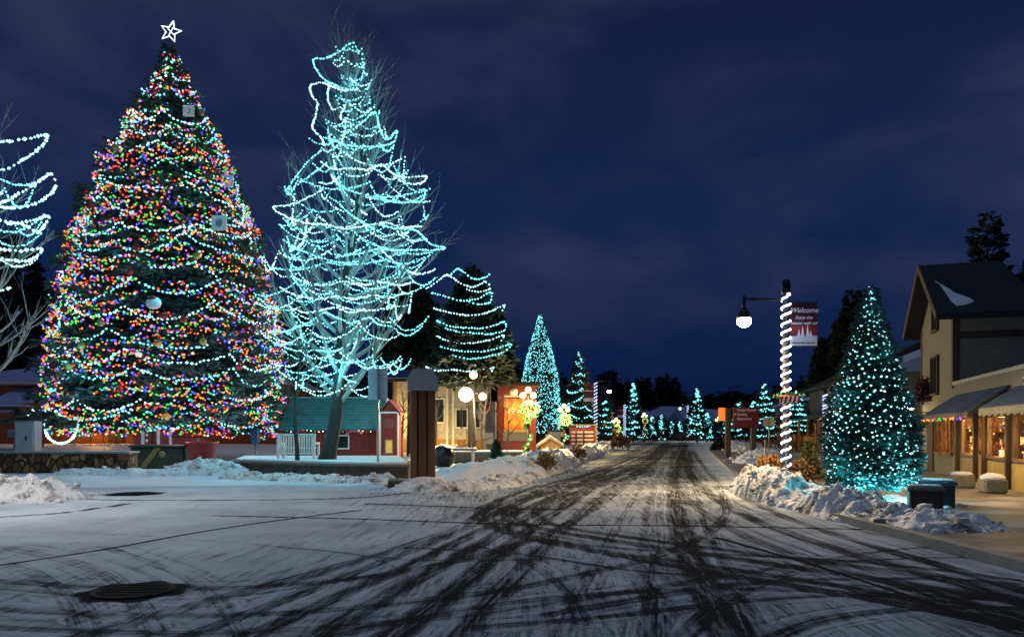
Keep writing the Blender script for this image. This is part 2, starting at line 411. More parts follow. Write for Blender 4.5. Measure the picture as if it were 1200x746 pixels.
# ------------------------------------------------------------------ ground, road, pavement
def roadL(y): return .5 + (y - 24) * .2
def roadR(y): return np.where(y < 18, 5.75, 5.75 + .228 * (y - 18))
def rise(x, y): return .8 * sstep(34, 60, y) * sstep(-11, -20, -np.abs(x) * np.sign(-x)) if False else .62 * sstep(36, 60, y) * sstep(11, 20, -x)
ys = np.concatenate([np.linspace(-30, 20, 60), np.linspace(20.4, 90, 180), np.geomspace(92, 900, 50)])
xs = np.concatenate([-np.geomspace(900, 45, 30), np.linspace(-44, 44, 200), np.geomspace(45, 900, 30)])
XX, YY = np.meshgrid(xs, ys)
ZZ = rise(XX, YY)
lump = np.array([mn.fractal(Vector((a * .35, b * .35, 0)), 1, 2, 4) for a, b in zip(XX.ravel(), YY.ravel())]).reshape(XX.shape)
off = np.where((XX > -15.5) & (YY < 21.8), 0, 1) * np.where((XX > roadL(YY) - .6) & (XX < roadR(YY) + 6), 0, 1)
ZZ = ZZ + off * (.035 * lump) - .03 * (1 - off)
ZZ[YY > 200] = -.05
mesh_np('ground', np.stack([XX, YY, ZZ], -1).reshape(-1, 3), grid_faces(len(ys), len(xs)), snowground, smooth=True, kind='structure', label='snow covered ground of the plaza and beyond')

# tyre tracks, traced as paths over the ground
def path(px):
    P = np.array([G(u, v) for u, v in px]); n = len(P)
    t = np.linspace(0, n - 1, (n - 1) * 10 + 1); i = np.clip(t.astype(int), 0, n - 2); f = (t - i)[:, None]
    p0 = P[np.clip(i - 1, 0, n - 1)]; p1 = P[i]; p2 = P[i + 1]; p3 = P[np.clip(i + 2, 0, n - 1)]
    return .5 * ((2 * p1) + (-p0 + p2) * f + (2 * p0 - 5 * p1 + 4 * p2 - p3) * f ** 2 + (-p0 + 3 * p1 - 3 * p2 + p3) * f ** 3)
TR = [  # path, width m, strength
 ([(150, 770), (300, 715), (430, 665), (540, 622), (600, 592), (670, 562), (730, 541), (778, 521)], .22, .8),
 ([(230, 770), (360, 715), (480, 662), (570, 618), (640, 585), (700, 557), (748, 538), (785, 521)], .26, .9),
 ([(330, 770), (440, 705), (540, 650), (620, 605), (690, 570), (745, 543), (790, 521)], .30, .9),
 ([(430, 770), (520, 700), (590, 645), (650, 600), (705, 566), (755, 541), (792, 521)], .34, 1.),
 ([(520, 770), (580, 700), (630, 648), (680, 602), (722, 568), (765, 541), (794, 521)], .3, .8),
 ([(640, 770), (675, 700), (705, 650), (730, 605), (757, 565), (778, 540), (797, 521)], .16, .35),
 ([(760, 770), (765, 700), (768, 650), (772, 605), (778, 568), (788, 541), (799, 521)], .16, .3),
 ([(870, 775), (838, 712), (815, 665), (800, 625), (792, 590), (790, 560), (797, 538), (804, 521)], .42, .9),
 ([(905, 775), (868, 700), (845, 655), (826, 612), (815, 575), (808, 550), (810, 528)], .16, .5),
 ([(1290, 720), (1120, 668), (985, 628), (900, 597), (850, 570), (826, 548), (812, 528)], .26, .9),
 ([(1330, 745), (1140, 688), (985, 645), (880, 607), (828, 575), (806, 550), (800, 528)], .34, .9),
 ([(1330, 770), (1130, 706), (960, 660), (850, 616), (800, 578), (786, 550), (790, 528)], .26, .7),
 ([(1350, 700), (1200, 668), (1050, 632), (950, 605), (880, 577), (850, 556)], .22, .5),
 ([(768, 540), (700, 553), (620, 573), (572, 594), (566, 611), (610, 628), (720, 650), (860, 675), (1010, 700), (1200, 735)], .3, .9),
 ([(760, 546), (700, 560), (630, 580), (600, 597), (605, 611), (650, 622), (760, 640), (900, 660), (1060, 684), (1250, 715)], .34, .8),
 ([(600, 625), (700, 640), (820, 648), (960, 655), (1100, 668), (1260, 690)], .22, .7),
 ([(480, 642), (600, 648), (740, 668), (900, 680), (1060, 690), (1230, 705)], .16, .5),
 ([(640, 720), (760, 700), (880, 683), (1010, 678), (1130, 680), (1260, 690)], .2, .7),
 ([(560, 735), (720, 722), (860, 705), (1000, 697), (1120, 700), (1240, 708)], .18, .6),
 ([(880, 760), (960, 728), (1080, 712), (1200, 712)], .2, .7),
 ([(0, 640), (60, 652), (120, 672), (160, 705), (190, 760)], .26, .4),
 ([(0, 655), (40, 672), (85, 705), (110, 765)], .26, .4),
 ([(120, 640), (200, 668), (250, 700), (290, 760)], .2, .35),
 ([(0, 690), (120, 700), (260, 700), (400, 680), (520, 660), (640, 655)], .12, .4),
 ([(0, 622), (150, 627), (330, 640), (470, 655), (560, 655)], .12, .45),
 ([(300, 640), (420, 650), (480, 672), (470, 700)], .14, .3),
 ([(560, 640), (620, 660), (660, 690), (680, 730)], .16, .4),
]
TR += [([(764, 548), (690, 566), (610, 588), (585, 604), (600, 622), (680, 640), (820, 662), (1000, 690), (1230, 738)], .26, .7),
 ([(758, 552), (715, 566), (650, 584), (628, 600), (650, 615), (740, 630), (880, 648), (1040, 668), (1240, 696)], .3, .7),
 ([(300, 770), (470, 728), (660, 700), (860, 690), (1060, 700), (1240, 722)], .2, .6), ([(-20, 712), (180, 722), (420, 712), (640, 682), (800, 640), (850, 600), (840, 565)], .24, .6),
 ([(-20, 680), (200, 690), (430, 676), (600, 640), (690, 600), (735, 566), (775, 535)], .26, .6), ([(-20, 735), (240, 742), (520, 724), (760, 690), (960, 660), (1240, 650)], .2, .5),
 ([(20, 770), (180, 722), (380, 668), (520, 625), (575, 598), (640, 572), (720, 545)], .3, .6), ([(780, 770), (860, 700), (980, 655), (1100, 640), (1240, 640)], .2, .4)]
CR = [  # sealed joints and cracks
 ([(-20, 665), (120, 644), (230, 624), (330, 609), (420, 598)], .035), ([(250, 604), (420, 608), (600, 614), (800, 616), (1010, 620)], .035),
 ([(840, 630), (930, 655), (1040, 690), (1180, 738)], .04), ([(100, 585), (200, 586), (400, 584), (480, 577)], .05),
 ([(0, 606), (80, 600), (150, 590)], .04), ([(430, 590), (600, 596), (700, 597)], .03)]
yr = np.concatenate([[-25, -10, 0], np.geomspace(2.8, 190, 900)])
sc = np.linspace(0, 1, 560)
xl = np.where(yr < 18.5, -16, np.interp(yr, [21, 23.5, 26], [-16, -4, .9])); xl = np.where(yr > 26, roadL(yr), xl)
xr_ = roadR(yr)
# more columns in the middle of the view than out at the edges
sm = sc
XR = np.where(yr[:, None] < 21, np.where(sm < .12, xl[:, None] + (-6.5 - xl[:, None]) * sm / .12, -6.5 + (xr_[:, None] + 6.5) * (sm - .12) / .88), xl[:, None] + (xr_ - xl)[:, None] * sm)
XR = np.where(yr[:, None] < 21, np.maximum(XR, xl[:, None]), XR)
tt = sstep(18, 23, yr)[:, None]
XR = np.sort(XR, axis=1)
YR = np.repeat(yr[:, None], len(sc), 1)
cov = np.full(XR.shape, .98)
base = np.interp(yr, [0, 7, 12, 17, 24, 60], [.80, .82, .80, .64, .54, .50])[:, None]
mid = (XR - roadL(YR)) / (roadR(YR) - roadL(YR))
inlane = sstep(-.45, .1, mid) * sstep(1.02, .80, mid)
inlane = np.where(YR < 20, sstep(-3.6, .5, XR - (-.25 * (YR - 10))) * sstep(6.1, 4.9, XR), inlane)
cov = .97 * (1 - inlane) + base * inlane
cov -= .16 * sstep(14, 5, YR)  # thinner snow near the camera puts the dim foreground's darkness into the cover
ACR = XR * .9 + .25 * np.sin(YR * .3); ALO = YR.copy(); DBEST = np.full(XR.shape, .5)
def stamp(cv, P, wd, st, soft=.5, flow=None, acc=None):
    hw = np.maximum(wd / 2, .0035 * YR)
    dmin = np.full(cv.shape, 9.); flow_s = 0.
    for a, b in zip(P[:-1], P[1:]):
        y0, y1 = min(a[1], b[1]) - wd, max(a[1], b[1]) + wd
        r0, r1 = np.searchsorted(yr, y0), np.searchsorted(yr, y1)
        if r1 <= r0: continue
        xx = XR[r0:r1]; yy = YR[r0:r1]; d = b - a; q = d @ d + 1e-9
        t = np.clip(((xx - a[0]) * d[0] + (yy - a[1]) * d[1]) / q, 0, 1)
        ex, ey = xx - a[0] - t * d[0], yy - a[1] - t * d[1]; dd = np.hypot(ex, ey)
        if flow is not None:
            better = (dd < DBEST[r0:r1]) & (dd < wd * 1.3); sg = np.sign(d[0] * ey - d[1] * ex)
            ACR[r0:r1] = np.where(better, sg * dd + flow * 3.7, ACR[r0:r1]); ALO[r0:r1] = np.where(better, (flow_s + t * np.sqrt(q)), ALO[r0:r1]); DBEST[r0:r1] = np.where(better, dd, DBEST[r0:r1])
            flow_s += float(np.sqrt(q))
        dmin[r0:r1] = np.minimum(dmin[r0:r1], dd)
    k = sstep(hw * 1.25, hw * soft, dmin)
    rib = 1
    if acc is not None:
        acc[:] = 1 - (1 - acc) * (1 - np.clip(st * k, 0, 1)); return cv
    return cv - st * k * rib
WEAR = np.zeros(XR.shape)
for ti_, (px, wd, st) in enumerate(TR):
    P = path(px); cov = stamp(cov, P, wd, st * (.56 if ti_ < 9 else .60 if ti_ < 12 else .70), flow=ti_ + 1, acc=WEAR)
    if wd > .15:
        tdir = np.gradient(P, axis=0); nrm = np.stack([-tdir[:, 1], tdir[:, 0]], 1) / (np.linalg.norm(tdir, axis=1)[:, None] + 1e-9)
        cov = stamp(cov, P + nrm * (wd * 1.4), wd * .4, st * .22, acc=WEAR)
cov -= WEAR * (.86 - .40 * sstep(9, 24, YR))  # more snow left farther off, also standing in for golden lamp sheen
far = sstep(20, 34, YR) * inlane
cov -= far * .16 * sstep(-.3, .3, np.cos((mid * 4) * 2 * PI))
COV0 = cov.copy()
tr_ = random.Random(77)
for (px, wd, st) in TR[9:20]:
    for o_ in (-1.1, -.62, .38, .8, 1.45):
        P = path(px); td_ = np.gradient(P, axis=0); nrm = np.stack([-td_[:, 1], td_[:, 0]], 1) / (np.linalg.norm(td_, axis=1)[:, None] + 1e-9)
        n_ = len(P); a_ = int(n_ * tr_.uniform(0, .35)); z_ = int(n_ * tr_.uniform(.6, 1)); sw = np.linspace(tr_.uniform(.6, 1.3), tr_.uniform(.8, 1.2), n_)[:, None]
        Q = P + nrm * (o_ + tr_.uniform(-.15, .15)) * sw
        cov = stamp(cov, Q[a_:z_], tr_.uniform(.07, .2), tr_.uniform(.15, .38), .2, acc=WEAR)
for px, wd in CR: cov = stamp(cov, path(px), wd * 1.3, 1.3, .9)
mh = [G(157, 693), G(157, 578.5)]
for (mx_, my_), rr_ in zip(mh, (.44, .62)):
    cov -= 1.2 * sstep(rr_ * 1.25, rr_ * .95, np.hypot(XR - mx_, YR - my_) + .04 * np.sin(7 * np.arctan2(YR - my_, XR - mx_)))
CRK = cov - COV0
ZR = np.full(XR.shape, .004)
mesh_np('road', np.stack([XR, YR, ZR], -1).reshape(-1, 3), grid_faces(len(yr), len(sc)), snowroad, smooth=True, attr={'cover': np.clip(cov, np.where(np.abs(CRK) > .1, -.6, .14), 1.05), 'across': ACR, 'along': ALO},
        kind='structure', label='snow dusted asphalt street with dark curving tyre tracks')
for (mx_, my_), rr_, lb in zip(mh, (.39, .56), ('dark round manhole cover in the near left road', 'dark round manhole cover on the snowy road below the stone planter')):
    b = MB(); b.lathe(0, 0, [(rr_, 0), (rr_, .012), (rr_ * .9, .016), (rr_ * .88, .010), (.02, .010)], 40)
    for a in range(-3, 4):
        hw = math.sqrt(max(.01, (.82 * rr_) ** 2 - (a * rr_ * .22) ** 2))
        b.box(-hw, hw, a * rr_ * .22 - .02, a * rr_ * .22 + .02, .009, .017)
    o = b.build('manhole_cover', iron, label=lb, cat='manhole'); o.location = (mx_, my_, .006)

# right pavement and kerb
b = MB()
poly = [(5.95, 2), (5.95, 18), (roadR(60).item() if hasattr(roadR(60), 'item') else 14.35, 60), (30, 60), (16.2, 30.5), (9.5, 9), (9.5, 2)]
b.prism([(5.93, 2), (5.93, 18), (15.5, 60), (34, 60), (17.2, 30.5), (11, 2)], 'z', -.1, .12)
b.build('sidewalk', paver, kind='structure', label='paved sidewalk thinly dusted with snow by the shops')
b = MB(); b.prism([(5.75, 2), (5.75, 18), (15.32, 60), (15.5, 60), (5.93, 18), (5.93, 2)], 'z', -.1, .135)
b.build('kerb', M('kerb_concrete', (.3, .29, .28), .8), kind='structure')

# ------------------------------------------------------------------ ploughed snow
def snow_bank(pts, width, height, label, seed=0, z0=0., mat=plough, rough=1., cat='snow bank', name='snow_bank', steep=1.):
    P = [Vector((x, y, 0)) for x, y in pts]
    seg = [0]
    for a, c in zip(P[:-1], P[1:]): seg.append(seg[-1] + (c - a).length)
    Lt = seg[-1]; n = int(min(460, max(20, Lt / .05))); m = 46
    V = []
    for i in range(n + 1):
        s = Lt * i / n; j = max(0, min(len(P) - 2, int(np.searchsorted(seg, s)) - 1)); f = (s - seg[j]) / max(1e-6, seg[j + 1] - seg[j])
        c = P[j].lerp(P[j + 1], f); t = (P[j + 1] - P[j]).normalized(); nr = Vector((-t.y, t.x, 0))
        en = min(1, s / (width * .6), (Lt - s) / (width * .6)); en = math.sqrt(max(0, en))
        wl = width * (1 + .22 * mn.noise(Vector((s * .5, seed, 0)))) * (.35 + .65 * en)
        hl = (height if not isinstance(height, (list, tuple)) else float(np.interp(s, seg, height))) * en * (1 + .35 * mn.noise(Vector((s * .7, seed + 5, 0))))
        for k in range(m + 1):
            q = k / m * 2 - 1
            x = c + nr * (q * wl / 2)
            pr = (1 - abs(q) ** (2.2 * steep)) ** .8
            nz = mn.fractal(Vector((x.x * 2.2, x.y * 2.2, seed)), .9, 2.1, 5)
            ch = mn.voronoi(Vector((x.x * 4.5, x.y * 4.5, seed)))[0][0]
            ch2 = mn.voronoi(Vector((x.x * 8.5, x.y * 8.5, seed)))[0][0]
            zz = hl * pr * (1 + .34 * rough * nz - .30 * rough * (ch - .35)) - .05 * rough * ch2 * min(1, pr * 2)
            dx = mn.noise(Vector((x.x * 5, x.y * 5, seed + 9))) * .07 * rough
            V.append((x.x + dx, x.y + dx * .7, z0 + zz - .03 + .0 * q))
    V = np.array(V); Fg = grid_faces(n + 1, m + 1); rg = np.random.default_rng(int(seed) + 400)
    nc = int(Lt * 26 * min(1.6, rough + .4)) if Lt < 30 else int(Lt * 8)
    base_ = rg.integers(0, len(V), nc); C_ = V[base_].copy(); C_[:, 2] = np.maximum(C_[:, 2], z0 + .01)
    C_[:, :2] += rg.normal(0, .10 * width, (nc, 2)) * (rg.random((nc, 1)) < .3)
    sz = (.018 + .07 * rg.random(nc) ** 3)[:, None, None] * (1.6 if Lt >= 30 else 1)
    cube = np.array([(x_, y_, z_) for z_ in (-1, 1) for y_ in (-1, 1) for x_ in (-1, 1)], float)
    Vc = C_[:, None, :] + sz * (cube[None] * rg.uniform(.5, 1.2, (nc, 8, 3))) @ np.array([[.8, .6, 0], [-.6, .8, 0], [0, 0, .8]])
    moved = Vc[:, :, 2].min(1) < z0; Vc[:, :, 2] += 0
    fq = np.array([(0, 2, 3, 1), (4, 5, 7, 6), (0, 1, 5, 4), (2, 6, 7, 3), (0, 4, 6, 2), (1, 3, 7, 5)])
    Fc = (np.arange(nc) * 8)[:, None, None] + fq[None] + len(V)
    V = np.concatenate([V, Vc.reshape(-1, 3)]); Fg = np.concatenate([Fg, Fc.reshape(-1, 4)])
    return mesh_np(name, V, Fg, mat, smooth=True, label=label, cat=cat, kind='stuff')
snow_bank([(6.5, 20.9), (6.3, 19.4), (6.2, 18.2), (6.25, 16.3), (6.35, 14.4), (6.45, 13.0), (6.6, 11.8), (6.8, 10.7)], 1.35, [.62, .70, .66, .50, .44, .38, .30, .16], 'tall ploughed snow bank along the kerb under the welcome lamp post', 3, 0.02, steep=1.5, rough=1.1)
snow_bank([(7.1, 12.9), (7.2, 12.0), (7.1, 11.2)], 1.2, .22, 'low dirty end of the kerbside snow bank', 8, .08)
snow_bank([(7.3, 17.6), (8.2, 16.2), (8.2, 14.6)], 2.2, .16, 'snow mound under the cone shaped lit tree', 18, .1, mat=snowcap)
snow_bank([(-14.8, 18.4), (-13., 18.2), (-11.4, 18.0), (-10.0, 17.6)], 2.3, .58, 'rough ploughed snow heap at the left roadside', 21, 0)
snow_bank([(-17, 28.4), (-14, 28.2), (-10.6, 28.3)], 1.3, .28, 'snow ridge along the foot of the left stone planter', 31, 0, mat=snowcap)
snow_bank([(-13.4, 29.4), (-11.5, 28.9), (-9.6, 28.2)], 2.4, .60, 'snow mound between the two planters below the big tree', 41, 0)
snow_bank([(-9.8, 26.2), (-7, 25.0), (-5, 24.2), (-3.3, 23.2)], 1.2, .26, 'snow ridge along the foot of the long low planter', 44, 0)
snow_bank([(-3.6, 21.7), (-2.2, 20.8), (-1.2, 21.2), (-.4, 22.6), (.2, 25.5)], 1.4, .30, 'low trodden snow bank beside the brown pillar', 51, 0)
snow_bank([(-2.6, 23.8), (-1.4, 25.0), (-.4, 27.), (.5, 30), (1.2, 34)], 2.6, .62, 'big snow mound left of the street', 61, 0, mat=snowcap, rough=.6)
snow_bank([(-.2, 25.5), (.7, 29), (1.5, 33), (3.0, 41), (4.7, 50), (7.0, 62), (10.4, 80)], 2.2, [.5, .75, .72, .62, .6, .6, .6], 'long ploughed snow bank on the left side of the street', 71, 0)
snow_bank([(10.9, 34.5), (12.0, 37), (13.4, 41), (15, 46)], 2.8, .55, 'ploughed snow bank in front of the brown direction sign', 81, 0, mat=snowcap, rough=1.2)
snow_bank([(16.5, 55), (21.5, 74), (27, 98)], 2.6, .6, 'distant snow bank on the right side of the street', 91, 0)
snow_bank([(-34, 56), (-28, 55), (-22, 55)], 2.2, .2, 'snow ridge in front of the brown lodge', 95, .5, mat=snowcap)
snow_bank([(-5.2, 42), (-3.8, 41.5), (-2.0, 42.5)], 3., 1.0, 'snow heap on the plaza behind the brown pillar', 97, 0, mat=snowcap, rough=.6)

# ------------------------------------------------------------------ trees
def interp_prof(tab):
    t = np.array(tab, float); return lambda z: float(np.interp(z, t[:, 0], t[:, 1]))
def crown_np(z0, z1, R, prof, nb, ns, leaf, droop, seed, lw=.2, inner=.15, thick=1.):
    rng = np.random.default_rng(seed)
    hz = (np.arange(nb) + rng.random(nb)) / nb; hz = hz ** 1.15
    zb = z0 + (z1 - z0) * hz
    th = np.arange(nb) * 2.39996 + rng.normal(0, .35, nb)
    Lb = np.array([R * prof(h) for h in hz]) * rng.uniform(.66, 1.1, nb) + .05
    cnt = np.maximum(3, (ns * (Lb / R) * (.4 + Lb / R)).astype(int))
    bi = np.repeat(np.arange(nb), cnt); n = len(bi)
    t = inner + (1 - inner) * rng.random(n) ** .6
    Lr = Lb[bi] * t
    lat = rng.normal(0, 1, n) * Lb[bi] * (.05 + .20 * (1 - t)) * thick
    c, s = np.cos(th[bi]), np.sin(th[bi])
    pz = zb[bi] - droop * Lb[bi] * t ** 1.6 + .10 * Lb[bi] * np.maximum(0, t - .75) * 2 + rng.normal(0, leaf * .25, n)
    P = np.stack([c * Lr - s * lat, s * Lr + c * lat, pz], 1)
    a = rng.normal(0, .75, n)
    dx = c * np.cos(a) - s * np.sin(a); dy = s * np.cos(a) + c * np.sin(a)
    D = np.stack([dx, dy, rng.normal(-.05, .35, n)], 1); D /= np.linalg.norm(D, axis=1)[:, None]
    W = np.cross(D, rng.normal(0, 1, (n, 3)) + np.array([0, 0, 1.6])); W /= np.linalg.norm(W, axis=1)[:, None] + 1e-9
    ln = leaf * rng.uniform(.6, 1.3, n)[:, None]; ww = ln * lw
    V = np.stack([P, P + D * ln * .5 + W * ww, P + D * ln, P + D * ln * .5 - W * ww], 1).reshape(-1, 3)
    return V, np.arange(n * 4).reshape(-1, 4)
def swag(rng, zc, rad, nsup, sag, zj=.3, rj=.25, step=.12, tilt=0., arc=(0, 2 * PI), jit=.02, rlo=None):
    th = np.linspace(arc[0], arc[1], nsup + 1) + np.array([rng.uniform(-.15, .15) for _ in range(nsup + 1)])
    pts = []
    sup = []
    for k, a in enumerate(th):
        z = zc + rng.uniform(-zj, zj) + tilt * math.cos(a)
        r = rad(z) * (1 - rj * rng.random()) if rlo is None else rad(z) * rng.uniform(rlo, 1.04)
        sup.append(Vector((r * math.cos(a), r * math.sin(a), z)))
    if arc[1] - arc[0] > 6.2: sup[-1] = sup[0].copy()
    for a, c in zip(sup[:-1], sup[1:]):
        d = (c - a).length; n = max(2, int(d / step)); sg = sag * rng.uniform(.6, 1.3) * min(1.5, d / 2 + .3)
        # follow the crown's bulge
        for i in range(n):
            t = i / n; p = a.lerp(c, t)
            am = math.hypot(p.x, p.y); rr = math.hypot(a.x, a.y) * (1 - t) + math.hypot(c.x, c.y) * t
            bulge = (rr / am if am > .05 else 1) ** .75 if rlo is None else 1
            p = Vector((p.x * bulge, p.y * bulge, p.z - 4 * sg * t * (1 - t)))
            pts.append(p + Vector([rng.uniform(-jit, jit) for _ in range(3)]))
    return pts

def traced(parent, px, d, org, step, r, mat, wob=.5, seed=0):
    """a string of lights hung over branch tips read off the photograph, each at its own distance in the crown"""
    rng = random.Random(seed); n = len(px)
    P = [Vector((X(u, d + o), d + o, Z(v, d + o))) - Vector(org) for (u, v), o in zip(px, [wob * math.sin(1.9 * i + seed) for i in range(n)])]
    out_ = []
    for i in range(n - 1):
        p0, p1, p2, p3 = P[max(0, i - 1)], P[i], P[i + 1], P[min(n - 1, i + 2)]; m = max(2, int((p2 - p1).length / step))
        for k in range(m):
            f = k / m; q = .5 * ((2 * p1) + (p2 - p0) * f + (2 * p0 - 5 * p1 + 4 * p2 - p3) * f * f + (3 * p1 - p0 - 3 * p2 + p3) * f ** 3)
            out_.append(q + Vector([rng.uniform(-.02, .02) for _ in range(3)]))
    b = MB(); b.bulbs(out_, r, 0); b.build('light_string', mat, parent)
# --- the big tree
BT = (X(200, 38), 38.0)
TR_ = random.Random(5)
bt = empty('christmas_tree', (BT[0], BT[1], 0), label='huge spruce covered in multicoloured lights with a white star on top', cat='christmas tree')
ptab = [(0, .92), (.03, .99), (.10, 1.0), (.18, 1.0), (.37, .90), (.50, .785), (.59, .69), (.69, .555), (.725, .49), (.79, .37), (.86, .25), (.905, .17), (1., .015)]
bprof = interp_prof(ptab)
Z0B, Z1B, RB = 2.0, 20.6, 5.62
V1, F1 = crown_np(Z0B, Z1B, RB * .97, bprof, 1050, 130, .40, .10, 11, .15)
mesh_np('crown', V1, F1, needleblue, bt)
b = MB(); b.tube([(0, 0, 0), (0, 0, 8), (.02, 0, 16), (0, 0, 20.9)], [.5, .38, .18, .04], 12); b.build('trunk', bark, bt)
# starry top
b = MB()
for ly in (0,):
    sp = [(math.sin(2 * PI * k / 10 + .25) * (.54 if k % 2 == 0 else .23), ly, 21.35 + math.cos(2 * PI * k / 10 + .25) * (.54 if k % 2 == 0 else .23)) for k in range(10)]
    b.tube(sp + [sp[0]], .028, 6)
for k in range(5):
    a = 4 * PI * k / 5 + .25 + PI
b.tube([(-.15, 0, 21.5), (.15, 0, 21.2)], .018, 5); b.tube([(.12, 0, 21.55), (-.1, 0, 21.15)], .018, 5)
b.build('star', starlight, bt)
bulbcols = [bulb[k] for k in ('red', 'amber', 'green', 'blue', 'pink', 'cyan', 'yellow', 'white')]
def bandR(z): return RB * bprof(min(1, max(0, (z - Z0B) / (Z1B - Z0B)))) + .06
NS = 76
for i in range(NS):
    h = (i + .5) / NS; z = Z0B - .35 + (Z1B - Z0B) * h ** 1.05
    b = MB()
    rr = bandR(z); ns = max(4, int(rr * 2.6))
    pts = swag(TR_, z, bandR, ns, .24, .13, .14, .115, jit=.10)
    pts = [p for p in pts if mn.noise(Vector((p.x * .38, p.y * .38, p.z * 1.25))) > -.19]
    seq = [0, 1, 2, 3, 1, 0, 1, 2, 0, 1, 2, 5, 3, 0, 2, 3, 5, 4]
    wts = seq if h < .75 else seq + [5, 5, 7, 7, 7]
    b.bulbs(pts, .046, lambda: TR_.choice(wts))
    b.build('light_string', bulbcols, bt)
for i in range(19):
    h = (i + .4) / 19; z = Z0B - .1 + (Z1B - Z0B) * h
    b = MB(); rr = bandR(z)
    pts = swag(TR_, z, lambda q: bandR(q) * .97, max(5, int(rr * 1.6)), .42, .35, .12, .17, jit=.05)
    if i % 3 == 1: pts = [p for k, p in enumerate(pts) if (k // 17) % 3]
    b.bulbs(pts, .055, 0); b.build('light_string', [bulb['ice' if i % 2 else 'cyan']], bt)
# the loop of white lights hanging off the low left branch
b = MB(); lo = []
for t in np.linspace(0, 1, 26):
    a = PI * (1.08 - 1.18 * t + .02); lo.append((X(88, 36) - BT[0] + math.cos(-a) * .75 + .05, -3.2, 2.2 - 1.15 * math.sin(PI * t)))
for t in np.linspace(0, 1, 16): lo.append((X(52 + 24 * t, 36) - BT[0], -3.2 + .3 * t, 2.35 - .25 * t + .3 * math.sin(5 * t)))
b.bulbs(lo, .075, 0); b.build('light_string', [bulb['ice']], bt)
V1, F1 = crown_np(2.1, 2.6, 1.9, lambda z: 1, 14, 60, .45, .12, 77, .14)
V1[:, 0] += X(70, 36) - BT[0] + .2; V1[:, 1] += -2.6
mesh_np('lower_branch', V1, F1, needleblue, bt)
# ornaments and hanging picture frames
orn = [(212, 88, 'redpaint'), (180, 108, 'redpaint'), (135, 173, 'goldpaint'), (236, 132, 'goldpaint'), (105, 240, 'redpaint'), (253, 192, 'redpaint'), 
       (62, 428, 'redpaint'), (80, 430, 'goldpaint'), (69, 438, 'goldpaint'), (95, 405, 'goldpaint'), (315, 510, 'redpaint'), (185, 402, 'goldpaint'), (195, 488, 'goldpaint'), (75, 362, 'redpaint'), (152, 318, 'redpaint'),
       (192, 370, 'redpaint'), (215, 374, 'redpaint'), (238, 400, 'goldpaint'), (280, 430, 'redpaint'), (118, 378, 'goldpaint'), (160, 290, 'redpaint'), (230, 300, 'goldpaint'), (262, 330, 'redpaint'), (140, 455, 'redpaint'), (300, 300, 'redpaint')]
for (u, v, mtn) in orn:
    for it in range(12):
        d = 38 - 1.02 * math.sqrt(max(.2, bandR(Z(v, 33)) ** 2 - (X(u, 34) - BT[0]) ** 2)); 
    b = MB(); c = (X(u, d) - BT[0], d - BT[1], Z(v, d)); b.ball(c, .16, 0, 12); b.tube([(c[0], c[1], c[2] + .19), (c[0], c[1], c[2] + .3)], .02, 5)
    b.build('ornament', MATS[{'redpaint': 'red_paint', 'goldpaint': 'gold_paint'}[mtn]], bt)
for (u, v, s, sh) in [(221, 130, .26, 0), (257, 261, .34, .0), (266, 212, .3, .0), (180, 355, .34, 1)]:
    d = 38 - math.sqrt(max(.2, (bandR(Z(v, 34)) + .3) ** 2 - (X(u, 34) - BT[0]) ** 2)); c = (X(u, d) - BT[0], d - BT[1], Z(v, d))
    b = MB()
    if sh: b.ball(c, s, 0, 10, (1, .4, .8)); b.ball((c[0] - .05, c[1] - .05, c[2] + .2), s * .6, 1, 10, (1, .4, .6))
    else:
        b.box(c[0] - s, c[0] + s, c[1] - .06, c[1] + .06, c[2] - s, c[2] + s, 0, .02); b.ball((c[0], c[1] - .05, c[2]), s * .55, 1, 10, (1, .15, 1.2))
    b.build('ornament', [whitepaint, greymetal if not sh else redpaint], bt, label='white framed ornament' if not sh else 'large white and red figure ornament')
for (u, v, c, p) in [(110, 300, CY, 30), (160, 200, (1, .7, .5), 20), (230, 220, CY, 20), (280, 340, (1, .6, .5), 30), (190, 340, CY, 25), (90, 430, CY, 30), (180, 440, (1, .5, .4), 30), (270, 450, (.8, .6, 1), 30), (120, 500, (.7, .8, 1), 60), (270, 510, (.5, .8, 1), 60), (195, 110, (.8, .9, 1), 12), (200, 515, (1, .7, .8), 40)]:
    d = 38 - math.sqrt(max(.2, (bandR(Z(v, 34)) + .7) ** 2 - (X(u, 34) - BT[0]) ** 2))
    plight('string_glow', (X(u, d), d, Z(min(v, 505), d)), c, p * (1.2 if v >= 500 else 3.2 if v > 420 else 1.3), .5)

